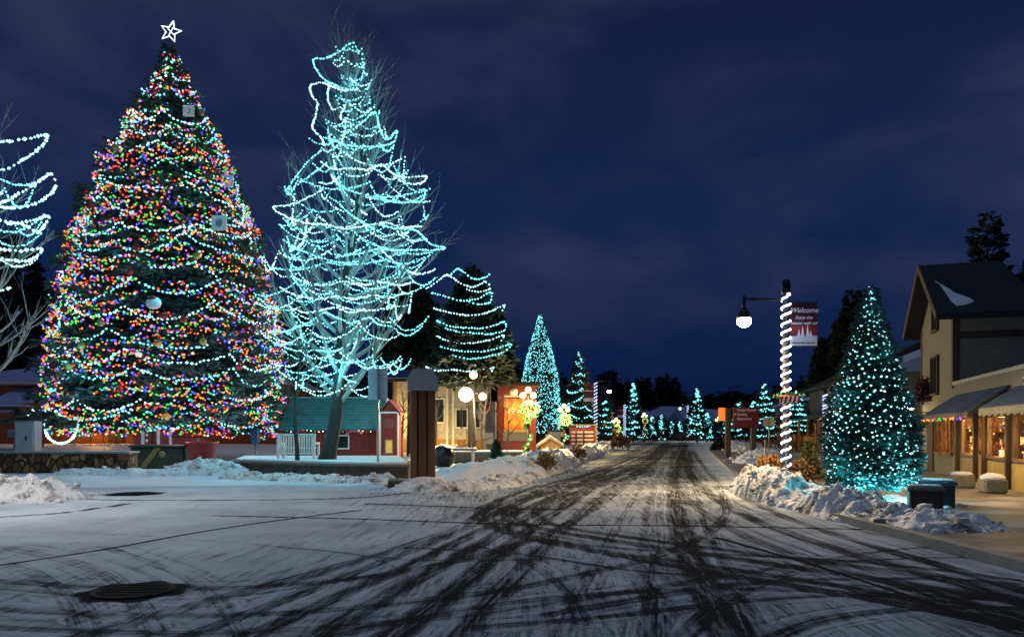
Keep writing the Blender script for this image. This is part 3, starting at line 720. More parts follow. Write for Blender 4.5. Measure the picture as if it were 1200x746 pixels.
# --- bare trees with ice-white garlands
def bare_tree(name, loc, H, br, env, zf, nprim, seed, label, lean=(0, 0), garl=22, zlo=2.5, sag=.35, bulbr=.038, lights=True, twig=1., power=26, grow=1.0):
    rng = random.Random(seed)
    t = empty(name, loc, label=label, cat='tree')
    def lead(z):
        s = z / H
        return Vector((lean[0] * math.sin(2.2 * s) + .18 * math.sin(z * .6 + seed), lean[1] * s + .15 * math.cos(z * .7), z))
    b = MB(); zz = np.linspace(0, H * .97, 22)
    b.tube([lead(z) - (lead(0) if z == 0 else Vector((0, 0, 0))) * 0 for z in zz], [max(.012, br * (1 - z / H) ** 1.1 + .01) * (1.35 if z == 0 else 1) for z in zz], 9)
    b.build('trunk', bark, t)
    b = MB()
    for i in range(nprim):
        s = (i + rng.random()) / nprim; zs = zf + (H * .93 - zf) * s ** 1.1
        a = i * 2.39996 + rng.uniform(-.4, .4); p0 = lead(zs)
        zt = min(H * .985, zs + rng.uniform(.10, .26) * H * (1 - .5 * s)); R = env(zt) * rng.uniform(.55, 1.0)
        p3 = Vector((lead(zt).x + R * math.cos(a), lead(zt).y + R * math.sin(a), zt))
        p1 = p0 + Vector((math.cos(a) * R * .5, math.sin(a) * R * .5, (zt - zs) * .25)); p2 = p3 - Vector((math.cos(a) * R * .12, math.sin(a) * R * .12, (zt - zs) * .45))
        bz = lambda q: p0 * (1 - q) ** 3 + p1 * 3 * q * (1 - q) ** 2 + p2 * 3 * q * q * (1 - q) + p3 * q ** 3
        r0 = br * (1 - zs / H) * .42 + .012
        b.tube([bz(q) for q in np.linspace(0, 1, 8)], [r0 * (1 - .85 * q) for q in np.linspace(0, 1, 8)], 5, cap=False)
        for j in range(int(9 * twig)):
            q = rng.uniform(.25, 1); p = bz(q); tg = (bz(min(1, q + .05)) - bz(q - .05)).normalized()
            d = (tg * .7 + Vector((math.cos(a) * .3 + rng.gauss(0, .45), math.sin(a) * .3 + rng.gauss(0, .45), rng.uniform(.2, .9)))).normalized()
            Ls = rng.uniform(.5, 1.5) * (H / 15) * grow; bend = Vector((rng.gauss(0, .15), rng.gauss(0, .15), .25))
            q1 = p + d * Ls * .5; q2 = p + d * Ls + bend * Ls * .5
            rs = max(.009, r0 * .3)
            b.tube([p, q1, q2], [rs, rs * .7, .005], 4, cap=False)
            for m in range(int(2 * twig + rng.random())):
                f = rng.uniform(.3, .95); pp = p.lerp(q1, f * 2) if f < .5 else q1.lerp(q2, f * 2 - 1)
                dd = (d + Vector((rng.gauss(0, .5), rng.gauss(0, .5), rng.gauss(.2, .4)))).normalized(); l2 = Ls * rng.uniform(.25, .6)
                b.tube([pp, pp + dd * l2 * .55, pp + dd * l2 + Vector((0, 0, .08 * l2))], [.008, .006, .004], 3, cap=False)
    b.build('branches', barkpale, t)
    for i in range(garl):
        s = (i + .5) / garl; z = zlo + (H - zlo) * s ** 1.02
        span = rng.uniform(.45, .95) * 2 * PI; a0 = rng.uniform(0, 2 * PI)
        rd = lambda q: env(q)
        b = MB(); pts = swag(rng, z, rd, max(3, int(2 + span * env(z) / 3.4)), sag, .30, .0, .10, tilt=rng.uniform(-.35, .35), arc=(a0, a0 + span), rlo=.5)
        pts = [p + Vector((lead(p.z).x, lead(p.z).y, 0)) for p in pts]
        b.bulbs(pts, bulbr, 0)
        b.build('light_string', [bulb['ice'] if i % 3 == 0 else bulb['cyan']], t)
    if lights:
        for i in range(9):
            z = zlo + (H - zlo) * (i + .3) / 9.5; a = i * 2.4 - 1.5
            plight('string_glow', (loc[0] + lead(z).x + env(z) * .55 * math.cos(a), loc[1] + lead(z).y + env(z) * .55 * math.sin(a), loc[2] + z), CY, power * (.5 + env(z) / 4), .35)
    return t
env1 = interp_prof([(0, .5), (2.2, 1.6), (4, 2.6), (6, 3.2), (8, 3.4), (9.5, 3.0), (11, 2.3), (12.5, 1.4), (14, .8), (15.3, .6), (16, .2)])
bare_tree('bare_tree', (X(377, 28.5), 28.5, .35), 15.6, .27, env1, 2.2, 62, 7, 'tall leafless tree strung with ice blue light garlands behind the low planter', lean=(1.3, 0), garl=42, bulbr=.033, zlo=2.9, sag=.3, power=75)
o0 = (X(377, 28.5), 28.5, .35); bt1 = bpy.data.objects['bare_tree']
GT = [[(410, 51), (398, 60), (383, 68), (367, 70), (371, 82), (379, 92), (391, 99), (405, 104), (420, 104)],
      [(420, 104), (405, 106), (390, 102), (378, 97), (364, 101), (366, 112), (372, 122), (369, 138), (366, 150), (376, 161), (380, 170)],
      [(417, 149), (428, 140), (439, 132), (444, 146), (449, 160), (456, 163), (465, 153), (462, 165), (449, 171), (430, 172), (410, 171), (392, 165), (376, 161)],
      [(386, 100), (384, 115), (390, 128), (404, 124), (399, 138), (412, 146), (404, 158), (398, 172)], [(376, 177), (362, 188), (348, 205), (338, 221), (352, 214), (372, 199), (384, 190)],
      [(376, 190), (392, 198), (412, 197), (430, 199), (447, 193), (460, 203), (473, 208), (499, 206), (494, 214), (478, 215), (461, 207)],
      [(397, 217), (409, 223), (430, 229), (453, 231), (478, 228), (497, 222), (494, 235), (478, 237), (461, 236), (433, 232)],
      [(376, 223), (360, 232), (340, 240), (320, 243), (332, 252), (344, 257), (362, 262), (380, 263), (405, 268), (430, 264), (453, 261), (470, 266), (495, 265)],
      [(445, 263), (465, 268), (485, 269), (495, 276), (505, 286), (521, 290), (508, 293), (489, 293), (466, 293), (445, 291), (420, 297), (393, 301)],
      [(445, 291), (458, 303), (469, 311), (480, 318), (493, 321), (511, 315)], [(332, 281), (345, 290), (360, 296), (380, 303), (402, 308), (420, 306)], [(360, 257), (358, 270), (355, 283), (350, 290)],
      [(318, 314), (330, 315), (345, 316), (362, 314), (380, 308), (400, 310), (425, 309), (450, 305)], [(329, 337), (342, 344), (355, 348), (375, 350), (393, 347), (416, 350), (438, 346), (458, 349), (475, 342)],
      [(321, 388), (335, 388), (350, 382), (366, 376), (380, 366), (395, 372), (412, 378), (432, 372), (444, 380), (460, 382)], [(321, 427), (340, 429), (356, 422), (372, 430), (392, 425), (410, 415), (418, 400)],
      [(322, 402), (338, 408), (354, 412), (372, 410), (390, 412), (408, 404), (424, 398)], [(340, 360), (356, 366), (374, 364), (392, 360), (410, 366), (428, 362)], [(376, 452), (388, 446), (398, 440), (410, 446), (420, 448)],
      [(344, 325), (360, 330), (380, 334), (402, 330), (424, 334), (446, 330), (468, 334), (486, 330)], [(398, 240), (412, 252), (428, 262), (444, 270), (452, 262)], [(388, 205), (396, 216), (408, 230), (420, 244), (430, 252)]]
for k, px in enumerate(GT): traced(bt1, px, 28.3 - .9 * (k % 3), o0, .085, .036, bulb['ice' if k % 2 else 'cyan'], .6, k)
env2 = interp_prof([(0, .5), (3, 2.4), (6, 3.3), (8, 3.6), (10, 3.4), (12.5, 2.6), (14, .6)])
bare_tree('bare_tree', (X(-48, 29), 29, 0), 14.0, .25, env2, 2.5, 44, 17, 'leafless tree with ice blue light garlands cut off by the left edge', garl=4, zlo=7, sag=.5, power=12, bulbr=.045)
bt2 = bpy.data.objects['bare_tree.001']; o1 = (X(-48, 29), 29, 0)
for k, px in enumerate(([(-30, 160), (-10, 166), (14, 165), (36, 162), (54, 158), (52, 168), (38, 180), (22, 190), (4, 199), (-20, 196)], [(-30, 248), (-8, 240), (10, 234), (30, 222), (46, 212), (60, 204), (65, 218), (56, 230), (38, 240), (18, 243), (0, 242), (-24, 236)], [(-20, 262), (0, 258), (20, 261), (40, 258), (57, 253), (52, 264), (44, 272), (34, 266), (22, 262), (8, 262)], [(-20, 290), (0, 292), (24, 294), (48, 291), (42, 301), (26, 306), (8, 304), (-14, 300)], [(-20, 334), (0, 340), (14, 336)], [(-30, 215), (-12, 222), (6, 228)])): traced(bt2, px, 28.2 - .5 * (k % 2), o1, .17, .062, bulb['ice'], .5, k)

# --- evergreens carrying looping garlands
index_kids()
def lit_conifer(name, u, vt, vb, hw, d, label, seed, kind='spiral', rows=10, dens=70, col='cyan', zb=None, cyb=12, group=None, leaf=None, bulbr=None, mat=needledark):
    rng = random.Random(seed); x = X(u, d); z0 = 0.; H = Z(vt, d); zl = max(.3, Z(vb, d)); R = hw / F * d
    t = empty(name, (x, d, 0), label=label, cat='tree', **({'group': group} if group else {}))
    pr = interp_prof([(0, .85), (.12, 1), (.5, .72), (.8, .34), (1, .03)]) if kind == 'spiral' else interp_prof([(0, .9), (.15, 1), (.45, .86), (.7, .55), (.9, .2), (1, .04)])
    leaf = leaf or max(.25, d * .006)
    V, Fq = crown_np(zl, H, R * .95, pr, int(dens * 2.2), dens, leaf, .12, seed, .22)
    mesh_np('crown', V, Fq, mat, t)
    b = MB(); b.tube([(0, 0, -.05), (0, 0, zl + .2), (0, 0, H * .9)], [R * .08 + .03, R * .07 + .02, .02], 7); b.build('trunk', bark, t)
    br = bulbr or max(.03, d * (.00125 if d < 80 else .00150))
    rad = lambda z: R * pr(min(1, max(0, (z - zl) / (H - zl)))) + .03
    if kind == 'spiral':
        for i in range(rows):
            z = zl + (H - zl) * (i + .45) / rows; b = MB()
            pts = swag(rng, z, rad, max(4, int(rad(z) * 2 / max(.8, R * .35)) + 2), (H - zl) * .030, (H - zl) * .030, .34, br * 2.4, tilt=rng.uniform(-.03, .03) * (H - zl), jit=.02)
            b.bulbs(pts, br, 0); b.build('light_string', bulb[col], t)
    else:
        for i in range(rows):
            z = zl + (H - zl) * (i + .3) / rows; b = MB()
            pts = []
            ln = (H - zl) / rows; n = int(cyb * (.15 + rad(z) / R)) 
            for k in range(n):
                a = rng.uniform(0, 2 * PI); zz = z + rng.uniform(-.5, .5) * ln; q = rad(zz) * rng.uniform(.9, 1.04)
                pts.append((q * math.cos(a), q * math.sin(a), zz))
            pts.sort(key=lambda q_: math.atan2(q_[1], q_[0])); b.bulbs(pts, br, 0); b.build('light_string', bulb[col], t)
    return t, R, zl, H
def conifer_glow(u, d, R, zl, H, p, n=4, r=1.1):
    for i in range(n):
        a = -PI / 2 + (1.2 if i % 2 else -1.2) * (.7 + .1 * i); h = (i + .5) / n; q = R * (1 - h * .8) * r + .25
        plight('string_glow', (X(u, d) + q * math.cos(a), d + q * math.sin(a), zl + (H - zl) * h), CY, p, .3)
t, R, zl, H = lit_conifer('spruce_tree', 553, 312, 446, 54, 43, 'dark spruce hung with wide swags of ice blue lights behind the brown pillar', 21, rows=0, dens=125, leaf=.4, bulbr=.052, zb=4)
conifer_glow(553, 43, R, zl, H, 40, 5)
for k, px in enumerate(([(528, 322), (536, 315), (545, 320), (556, 327), (568, 325), (575, 320)], [(500, 338), (512, 330), (524, 322), (540, 332), (555, 336), (569, 330), (574, 338), (560, 342), (545, 338)], [(506, 343), (522, 347), (540, 352), (560, 350), (575, 342), (574, 354), (560, 356), (546, 352)],
      [(509, 361), (526, 366), (545, 369), (565, 368), (580, 362), (591, 358), (588, 366)], [(513, 376), (528, 382), (546, 384), (566, 384), (582, 380), (591, 377), (592, 386), (575, 391), (555, 390), (535, 388), (520, 384)],
      [(512, 394), (528, 400), (548, 402), (570, 399), (590, 393), (586, 402)], [(516, 406), (532, 410), (552, 412), (576, 410), (599, 403), (590, 412), (570, 418), (548, 420), (528, 416)], [(500, 430), (514, 434), (532, 433), (550, 435), (566, 433), (578, 431), (574, 438)])):
    traced(t, px, 40.6 + .3 * (k % 2), (X(553, 43), 43, 0), .17, .055, bulb['ice' if k % 2 else 'cyan'], .5, k)
b = MB(); b.tube([(0, 0, 0), (0, 0, 5)], [.25, .2], 8)
t, R, zl, H = lit_conifer('spruce_tree', 633, 368, 506, 24, 62, 'tall slender tree wrapped densely in tiny pale blue lights', 22, 'cone', rows=24, dens=90, bulbr=.034, cyb=150, col='cyan', leaf=.3)
conifer_glow(633, 62, R, zl, H, 30, 5)
t, R, zl, H = lit_conifer('spruce_tree', 679, 412, 512, 22, 72, 'spruce with stacked loops of ice blue lights right of the tallest slender lit tree', 23, rows=10, dens=60)
conifer_glow(679, 72, R, zl, H, 25, 4)
FT = [('spruce_tree', 709, 468, 510, 12, 84, 'short spruce looped with blue lights just right of the rope lit pole', 24, 'spiral', 6),
      ('spruce_tree', 742, 447, 508, 9, 108, 'narrow tall spruce looped with lights in the far left of the street end', 25, 'spiral', 10),
      ('fir_tree', 735, 476, 511, 6, 112, 'small cone of blue lights behind the second rope lit pole', 26, 'cone', 8),
      ('fir_tree', 753, 484, 511, 6, 118, 'little lit cone tree beside the narrow tall spruce', 27, 'cone', 6),
      ('fir_tree', 775, 486, 513, 5, 140, 'small lit cone tree at the street end, tallest of the central three', 28, 'cone', 7),
      ('fir_tree', 787, 494, 513, 5, 146, 'small lit cone tree at the street end, middle of three', 29, 'cone', 6),
      ('fir_tree', 797, 494, 513, 5, 150, 'small lit cone tree at the street end, left of the far rope lit pole', 30, 'cone', 6),
      ('fir_tree', 727, 486, 511, 5, 128, 'tiny lit cone tree left of the second rope lit pole', 36, 'cone', 6),
      ('fir_tree', 764, 488, 511, 5, 132, 'tiny lit cone tree between the garlanded globe lamp and the central three', 37, 'cone', 6),
      ('spruce_tree', 850, 480, 512, 9, 96, 'low looped light tree left of the brown direction sign', 38, 'spiral', 7),
      ('spruce_tree', 883, 468, 512, 9, 86, 'slim looped light tree behind the right post of the direction sign', 39, 'spiral', 8),
      ('spruce_tree', 817, 455, 510, 11, 108, 'tall looped light tree right of the far rope lit pole', 31, 'spiral', 10),
      ('fir_tree', 828, 484, 512, 7, 112, 'small blue lit tree beside the tall looped light tree', 32, 'cone', 7),
      ('spruce_tree', 866, 469, 512, 10, 80, 'blue lit tree partly hidden behind the brown direction sign', 33, 'spiral', 7),
      ('spruce_tree', 896, 447, 512, 15, 62, 'bright looped light tree between the direction sign and welcome lamp post', 34, 'spiral', 9),
      ('spruce_tree', 934, 458, 506, 17, 56, 'blue looped light tree just right of the welcome lamp post', 35, 'spiral', 8)]
for nm, u, vt, vb, hw, d, lb, sd, kd, rows in FT:
    t, R, zl, H = lit_conifer(nm, u, vt, vb, hw, d, lb, sd, kd, rows, 34, cyb=46)
    conifer_glow(u, d, R, zl, H, 14, 2)

# --- the cone shaped tree on the right
RT = (X(1020, 16.2), 16.2)
rt = empty('cone_tree', (RT[0], RT[1], .1), label='cone shaped evergreen dotted with small ice blue bulbs on the right corner', cat='tree')
rprof = interp_prof([(0, .78), (.05, .95), (.2, 1.0), (.36, .93), (.53, .73), (.70, .44), (.85, .22), (.95, .08), (1, .02)])
HR = Z(336, 16.2) - .1; ZR0, RR = .36, .83
V1, F1 = crown_np(ZR0, HR, RR * 1.04, rprof, 620, 105, .14, .06, 51, .12, inner=.3, thick=1.6)
mesh_np('crown', V1, F1, needleblue, rt)
b = MB(); b.tube([(0, 0, -.1), (0, 0, .7), (0, 0, HR * .95)], [.10, .08, .01], 8); b.build('trunk', bark, rt)
rr_ = random.Random(8)
for i in range(30):
    z = ZR0 + .02 + (HR - ZR0) * (i + .4) / 30; rad = RR * rprof((z - ZR0) / (HR - ZR0)); b = MB(); b2 = []
    n = max(3, int(rad * 2 * PI / .105))
    pts = []
    for k in range(n):
        a = 2 * PI * (k + rr_.uniform(-.35, .35)) / n; zz = z + rr_.uniform(-.08, .08); q = rad * rr_.uniform(.86, 1.08) + .01
        pts.append((q * math.cos(a), q * math.sin(a), zz))
    b.bulbs(pts, .0195, lambda: 0 if rr_.random() < .6 else 1); b.build('light_string', [bulb['ice'], bulb['cyan']], rt)
for (a, z, p, q) in [(-2.1, .28, 95, 1.12), (-1.3, .28, 105, 1.12), (-2.6, .8, 14, 1.35), (-.5, .9, 12, 1.35), (-1.6, 1.3, 6, 1.4), (-2.5, 2.2, 6, 1.2), (-.7, 2.3, 6, 1.2), (-1.6, 3.1, 5, .95), (-1.6, 4.1, 3, .6), (-.7, .2, 20, .9)]:
    plight('string_glow', (RT[0] + q * RR * math.cos(a), RT[1] + q * RR * math.sin(a), z + .1), CY, p, .1)

# --- unlit evergreens
def dark_tree(u, vt, d, hw, seed, label, vb=None, kind='pine', dens=70):
    z1 = Z(vt, d); R = hw / F * d; z0 = Z(vb, d) if vb else 1.2
    t = empty('pine_tree', (X(u, d), d, 0), label=label, cat='tree')
    pr = interp_prof([(0, .8), (.2, 1), (.5, .85), (.72, .72), (.88, .42), (.95, .25), (1, .08)])
    V, Fq = crown_np(z0, z1, R, pr, int(dens * 1.5), dens, max(.35, d * .009), -.12 if kind == 'pine' else .15, seed, .28, thick=1.3)
    mesh_np('crown', V, Fq, needledark, t)
    b = MB(); b.tube([(0, 0, -.2), (0, 0, z1 * .6), (0, 0, z1 * .95)], [R * .1 + .1, R * .07, .03], 7); b.build('trunk', bark, t)
DT = [(1157, 250, 46, 42, 'tall dark pine rising behind the gabled house'), (1210, 305, 44, 36, 'dark pine at the right edge behind the gabled house'),
      (1000, 342, 60, 26, 'dark conifer behind the cone shaped lit tree'), (968, 395, 66, 20, 'shorter dark conifer left of the one behind the cone tree'),
      (482, 335, 50, 40, 'broad dark spruce between the leafless tree and the swagged spruce'),
      (15, 270, 66, 46, 'dark conifer behind the lodge left of the huge spruce'), (-35, 240, 68, 50, 'dark conifer at the far left edge behind the lodge'), (52, 330, 72, 32, 'small dark conifer close behind the huge spruce on its left'),
      (345, 355, 70, 34, 'dark conifer behind the green roofed hut'), (598, 425, 88, 26, 'dark conifer left of the slender lit tree'), (655, 440, 110, 22, 'dark conifer between the slender and the looped lit trees'),
      (712, 434, 150, 20, 'dark tree behind the first street lamp on the left'), (730, 447, 170, 16, 'dark tree right of the one behind the street lamp'), (753, 444, 180, 14, 'dark tree above the narrow looped light tree'), (782, 440, 190, 17, 'tallest dark tree above the end of the street'),
      (797, 462, 200, 13, 'small dark tree right of the tallest one at the street end'), (766, 470, 205, 14, 'low dark tree behind the blue roof at the street end'), (838, 462, 170, 18, 'dark tree right of the tall looped light tree'), (858, 458, 160, 20, 'dark tree behind the brown direction sign'), (880, 462, 150, 20, 'dark tree behind the bright looped light tree'),
      (915, 452, 130, 24, 'dark tree behind the welcome lamp post'), (945, 445, 120, 22, 'dark tree right of the welcome lamp post'), (818, 470, 210, 14, 'faint dark tree behind the tall looped light tree'), (690, 455, 160, 18, 'dark tree behind the rope lit pole on the left')]
for i, (u, vt, d, hw, lb) in enumerate(DT): dark_tree(u, vt, d, hw, 100 + i, lb, dens=95 if d < 80 else 46, vb=430 if i == 4 else None)

# far wooded ridge
b = MB(); n = 120; hp = []
for i in range(n + 1):
    x = -420 + 900 * i / n; hp.append((x, 9 + 4 * mn.noise(Vector((x * .02, 3, 0))) + 2 * mn.noise(Vector((x * .11, 7, 0)))))
poly = [(-420, -1)] + hp + [(480, -1)]
b.prism(poly[::-1], 'y', 330, 420); b.build('hills', M('far_woods', (.006, .009, .008), .95), kind='structure', label='dark wooded ridge beyond the end of the street')

# ------------------------------------------------------------------ lamp posts
def lamp_arm(parent, zt, dx, zl, rad=.035):
    b = MB(); b.tube([(0, 0, zt), (dx, 0, zt + .03)], rad, 8); b.tube([(dx, 0, zt + .14), (dx, 0, zt - .1), (dx, 0, zl + .3)], [.03, .05, .045], 8)
    b.build('arm', blackmetal, parent)
    b = MB(); b.lathe(dx, 0, [(.05, zl + .34), (.09, zl + .26), (.17, zl + .16), (.20, zl + .05), (.19, zl + .045), (.06, zl + .06)], 16); b.build('lamp_shade', blackmetal, parent)
    b = MB(); b.ball((dx, 0, zl - .03), .19, 0, 14, (1, 1, .85)); b.build('lamp_globe', lampglass, parent)

d = 20.4; lp = empty('street_lamp', (X(921, d), d, 0), label='tall lamp post wrapped in white rope light with a red Welcome banner', cat='street lamp')
b = MB(); b.tube([(0, 0, 0), (0, 0, .55), (0, 0, .56), (0, 0, 5.2)], [.155, .155, .10, .09], 14); b.build('pole', blackmetal, lp)
b = MB(); b.lathe(0, 0, [(.05, 5.18), (.11, 5.25), (.12, 5.33), (.12, 5.5), (.09, 5.6), (.02, 5.64)], 14); b.build('finial', blackmetal, lp)
b = MB(); pts = []; turns = 20
for i in range(turns * 16 + 1):
    a = 2 * PI * i / 16 - PI / 2; pts.append((.112 * math.cos(a), .112 * math.sin(a), .68 + (5.15 - .68) * i / (turns * 16)))
b.tube(pts, .028, 6); b.tube([(0.0, -.1, 5.2), (.07, -.09, 5.22)], .045, 6); b.build('rope_light', rope, lp)
lamp_arm(lp, 5.08, X(872, d) - X(921, d), Z(375, d))
# banner
bx0, bx1 = X(926, d) - X(921, d), X(957.5, d) - X(921, d); bz0, bz1 = Z(405, d), Z(355, d)
b = MB(); b.tube([(.05, 0, bz1 + .02), (bx1 + .03, 0, bz1 + .02)], .014, 6); b.tube([(.05, 0, bz0 - .02), (bx1 + .03, 0, bz0 - .02)], .014, 6); b.build('banner_bracket', blackmetal, lp)
def banner_mat():
    m, nt, out = newmat('banner_print'); L = nt.links.new
    bb = N(nt, 'ShaderNodeBsdfPrincipled'); L(bb.outputs[0], out.inputs[0]); bb.inputs['Roughness'].default_value = .6
    tc = N(nt, 'ShaderNodeTexCoord'); sp = N(nt, 'ShaderNodeSeparateXYZ'); L(tc.outputs['Object'], sp.inputs[0])
    r = N(nt, 'ShaderNodeValToRGB'); mr = N(nt, 'ShaderNodeMapRange'); mr.inputs[1].default_value = bz0; mr.inputs[2].default_value = bz1; L(sp.outputs[2], mr.inputs[0])
    nz = N(nt, 'ShaderNodeTexNoise'); nz.inputs['Scale'].default_value = 5; L(tc.outputs['Object'], nz.inputs[0])
    ad = N(nt, 'ShaderNodeMath', operation='MULTIPLY_ADD'); L(nz.outputs[0], ad.inputs[0]); ad.inputs[1].default_value = .10; L(mr.outputs[0], ad.inputs[2])
    e = r.color_ramp.elements; e[0].position = 0; e[0].color = (.75, .77, .82, 1); e[1].position = 1; e[1].color = (.035, .002, .012, 1)
    for p, c in ((.25, (.75, .77, .82, 1)), (.29, (.22, .010, .010, 1)), (.48, (.26, .010, .006, 1)), (.56, (.07, .003, .012, 1))):
        k = e.new(p); k.color = c
    L(ad.outputs[0], r.inputs[0]); L(r.outputs[0], bb.inputs[0]); return m
b = MB(); b.box(bx0, bx1, -.006, .006, bz0, bz1); bn = b.build('banner', banner_mat(), lp, label='red Welcome banner with white lettering and pale trees')
cx = (bx0 + bx1) / 2; bh = bz1 - bz0
lw_ = M('banner_white', (.85, .82, .84), .6, .02, 5, 0)
text('lettering', 'Welcome', .19, lw_, (cx, -.012, bz1 - .17 * bh), parent=bn, shear=.35, bold=.003)
text('lettering', 'Enjoy the', .12, lw_, (cx, -.012, bz1 - .34 * bh), parent=bn, shear=.35, bold=.001)
text('lettering', 'season with us!', .112, lw_, (cx, -.012, bz1 - .47 * bh), parent=bn, shear=.35, bold=.001)
b = MB()
for k, (dx, hh) in enumerate(((-.13, .20), (-.03, .30), (.10, .34), (.18, .18))):
    b.prism([(cx + dx - .045, bz0 + .22 * bh), (cx + dx + .045, bz0 + .22 * bh), (cx + dx, bz0 + .22 * bh + hh)], 'y', -.011, -.008)
b.build('tree_print', lw_, bn)
b = MB(); x_ = bx0 + .06
rq = random.Random(2)
while x_ < bx1 - .08:
    wq = rq.uniform(.012, .03); b.box(x_, x_ + wq, -.011, -.008, bz0 + .055, bz0 + .055 + rq.uniform(.025, .05)); x_ += wq + .012
b.build('small_print', M('print_ink', (.03, .02, .05), .6, 0, 5, 0), bn)
# candy striped decoration half way up
zc = Z(468, d)
b = MB(); rq = random.Random(4)
for k in range(90):
    a = rq.uniform(0, 2 * PI); q = rq.uniform(.12, .36); b.add([(q * math.cos(a) * 1.2, -.12 + rq.uniform(-.08, .08), zc + .08 + .12 * math.sin(a)), (q * math.cos(a) * 1.2 + rq.uniform(-.1, .1), -.16, zc + .12 + rq.uniform(-.1, .1)), (q * math.cos(a) * 1.2 + rq.uniform(-.06, .06), -.1, zc + .05)], [(0, 1, 2)], 0)
wr = b.build('wreath', M('garland_green', (.05, .22, .05), .7, .5, 20, 0), lp)
b = MB()
for k in range(9):
    x0 = -.24 + k * .058; b.prism([(x0, zc - .09), (x0 + .05, zc - .09), (x0 + .09, zc + .08), (x0 + .04, zc + .08)], 'y', -.22, -.17, k % 2)
b.tube([(-.27, -.2, zc + .08), (.31, -.2, zc + .08)], .02, 5, 0)
b.build('ribbon', [redpaint, M('ribbon_cream', (.7, .6, .45), .6)], wr)
plight('street_lamp_light', (X(872, d), d - .05, Z(375, d) - .24), (1, .67, .33), 1900, .16, spot=168)
l2 = empty('street_lamp', (-12.6, 14.6, 0), label='plain lamp post on the left roadside lighting the ploughed snow heap', cat='street lamp')
b = MB(); b.tube([(0, 0, 0), (0, 0, .55), (0, 0, .56), (0, 0, 6.2)], [.15, .15, .08, .07], 12); b.build('pole', blackmetal, l2)
lamp_arm(l2, 6.1, 1.1, 5.6)
plight('street_lamp_light', (-11.5, 14.6, 5.25), (1, .93, .84), 950, .16, spot=168)
plight('rope_light_glow', (X(921, d) - .1, d - .5, 1.2), (.55, .7, 1), 22, .2)
plight('rope_light_glow', (X(921, d) + .1, d - .45, 3.0), (.55, .7, 1), 14, .2); plight('rope_light_glow', (X(921, d) + .35, d - .45, 4.4), (.6, .7, 1), 4, .15)

def rope_pole(u, vt, vb, d, label, lamp=None, banner=None, rr=.13, glow=8):
    zt = Z(vt, d); zb = Z(vb, d)
    p = empty('street_lamp', (X(u, d), d, 0), label=label, cat='street lamp')
    b = MB(); b.tube([(0, 0, 0), (0, 0, zt + .3)], [.12, .08], 10); b.build('pole', blackmetal, p)
    b = MB(); n = 18; pts = [(rr * math.cos(2 * PI * i / 10), rr * math.sin(2 * PI * i / 10), zb + (zt - zb) * i / (n * 10)) for i in range(n * 10 + 1)]
    b.tube(pts, .05, 5); b.build('rope_light', ropedot, p)
    if lamp: lamp_arm(p, zt + .1, X(lamp[0], d) - X(u, d), Z(lamp[1], d))
    if banner:
        b = MB(); b.box(min(banner), max(banner), -.02, .02, zt - 1.7, zt - .1); bb = b.build('banner', [darkred], p)
        b = MB(); b.box(min(banner) - .002, max(banner) + .002, -.024, .024, zt - 1.72, zt - 1.4); b.box(min(banner) + .1, max(banner) - .1, -.026, -.022, zt - .8, zt - .7); b.build('lower_band', whitepaint, bb)
    if lamp: plight('street_lamp_light', (X(lamp[0], d), d - .1, Z(lamp[1], d) - .35), (1, .68, .3), 1100, .2)
    plight('rope_light_glow', (X(u, d), d - .6, (zt + zb) / 2), (.55, .7, 1), glow, .2)
rope_pole(698, 448, 520, 70, 'lamp post wrapped in white rope light before the left trees, lamp to its right', (714, 458), (-1.1, -.15))
rope_pole(732, 474, 512, 104, 'second rope lit pole on the left of the street, farther off', None, (-1., -.2))
rope_pole(806, 475, 512, 118, 'far rope lit lamp post at the right of the street end', (797, 478), (.2, 1.1))
rope_pole(967, 462, 530, 38, 'rope lit pole close beside the cone shaped tree', None, None, .09)

def wreath_lamp(u, vt, vb, d, label, seed, arm=1, glow=90):
    zt = Z(vt, d); rng = random.Random(seed); sc_ = .27
    p = empty('street_lamp', (X(u, d), d, 0), label=label, cat='street lamp', group='globe lamps hung with green garlands')
    b = MB(); b.tube([(0, 0, 0), (0, 0, .5), (0, 0, zt)], [.13, .07, .06], 10); b.tube([(-sc_, 0, zt - .15), (0, 0, zt - .35), (sc_, 0, zt - .15)], .035, 6); b.build('pole', blackmetal, p)
    for dx, dz in ((-sc_, 0), (sc_, 0), (0, .28)):
        b = MB(); b.ball((dx, 0, zt + dz), .17, 0, 10); b.build('lamp_globe', globeglass, p)
    b = MB()
    for k in range(420):
        f = rng.random()
        if f < .5: a = rng.uniform(0, 2 * PI); c = (.36 * math.cos(a) + .1, rng.gauss(-.1, .05), zt - .75 + .36 * math.sin(a))
        else: zz = rng.uniform(.4, zt - .4); a = zz * 5; c = (.13 * math.cos(a), .13 * math.sin(a), zz)
        q = [(c[0] + rng.gauss(0, .09), c[1] + rng.gauss(0, .06), c[2] + rng.gauss(0, .09)) for _ in range(3)]
        b.add(q, [(0, 1, 2)], 0)
    b.build('wreath', M('garland_green', (.05, .22, .05), .7, .5, 20, 0), p)
    b = MB(); b.bulbs([(.13 * math.cos(z * 5), .16 * math.sin(z * 5) - .05, z) for z in np.arange(.5, zt - .3, .22)] + [(.36 * math.cos(a) + .1, -.2, zt - .75 + .36 * math.sin(a)) for a in np.arange(0, 6.2, .5)], .035, 0); b.build('light_string', bulb['warm'], p)
    b = MB(); b.ball((.1, -.2, zt - .42), .09, 0, 8, (1.8, .5, .8)); b.build('bow', redpaint, p)
    plight('globe_light', (X(u, d), d - .7, zt - .1), (1, .70, .26), glow, .2)
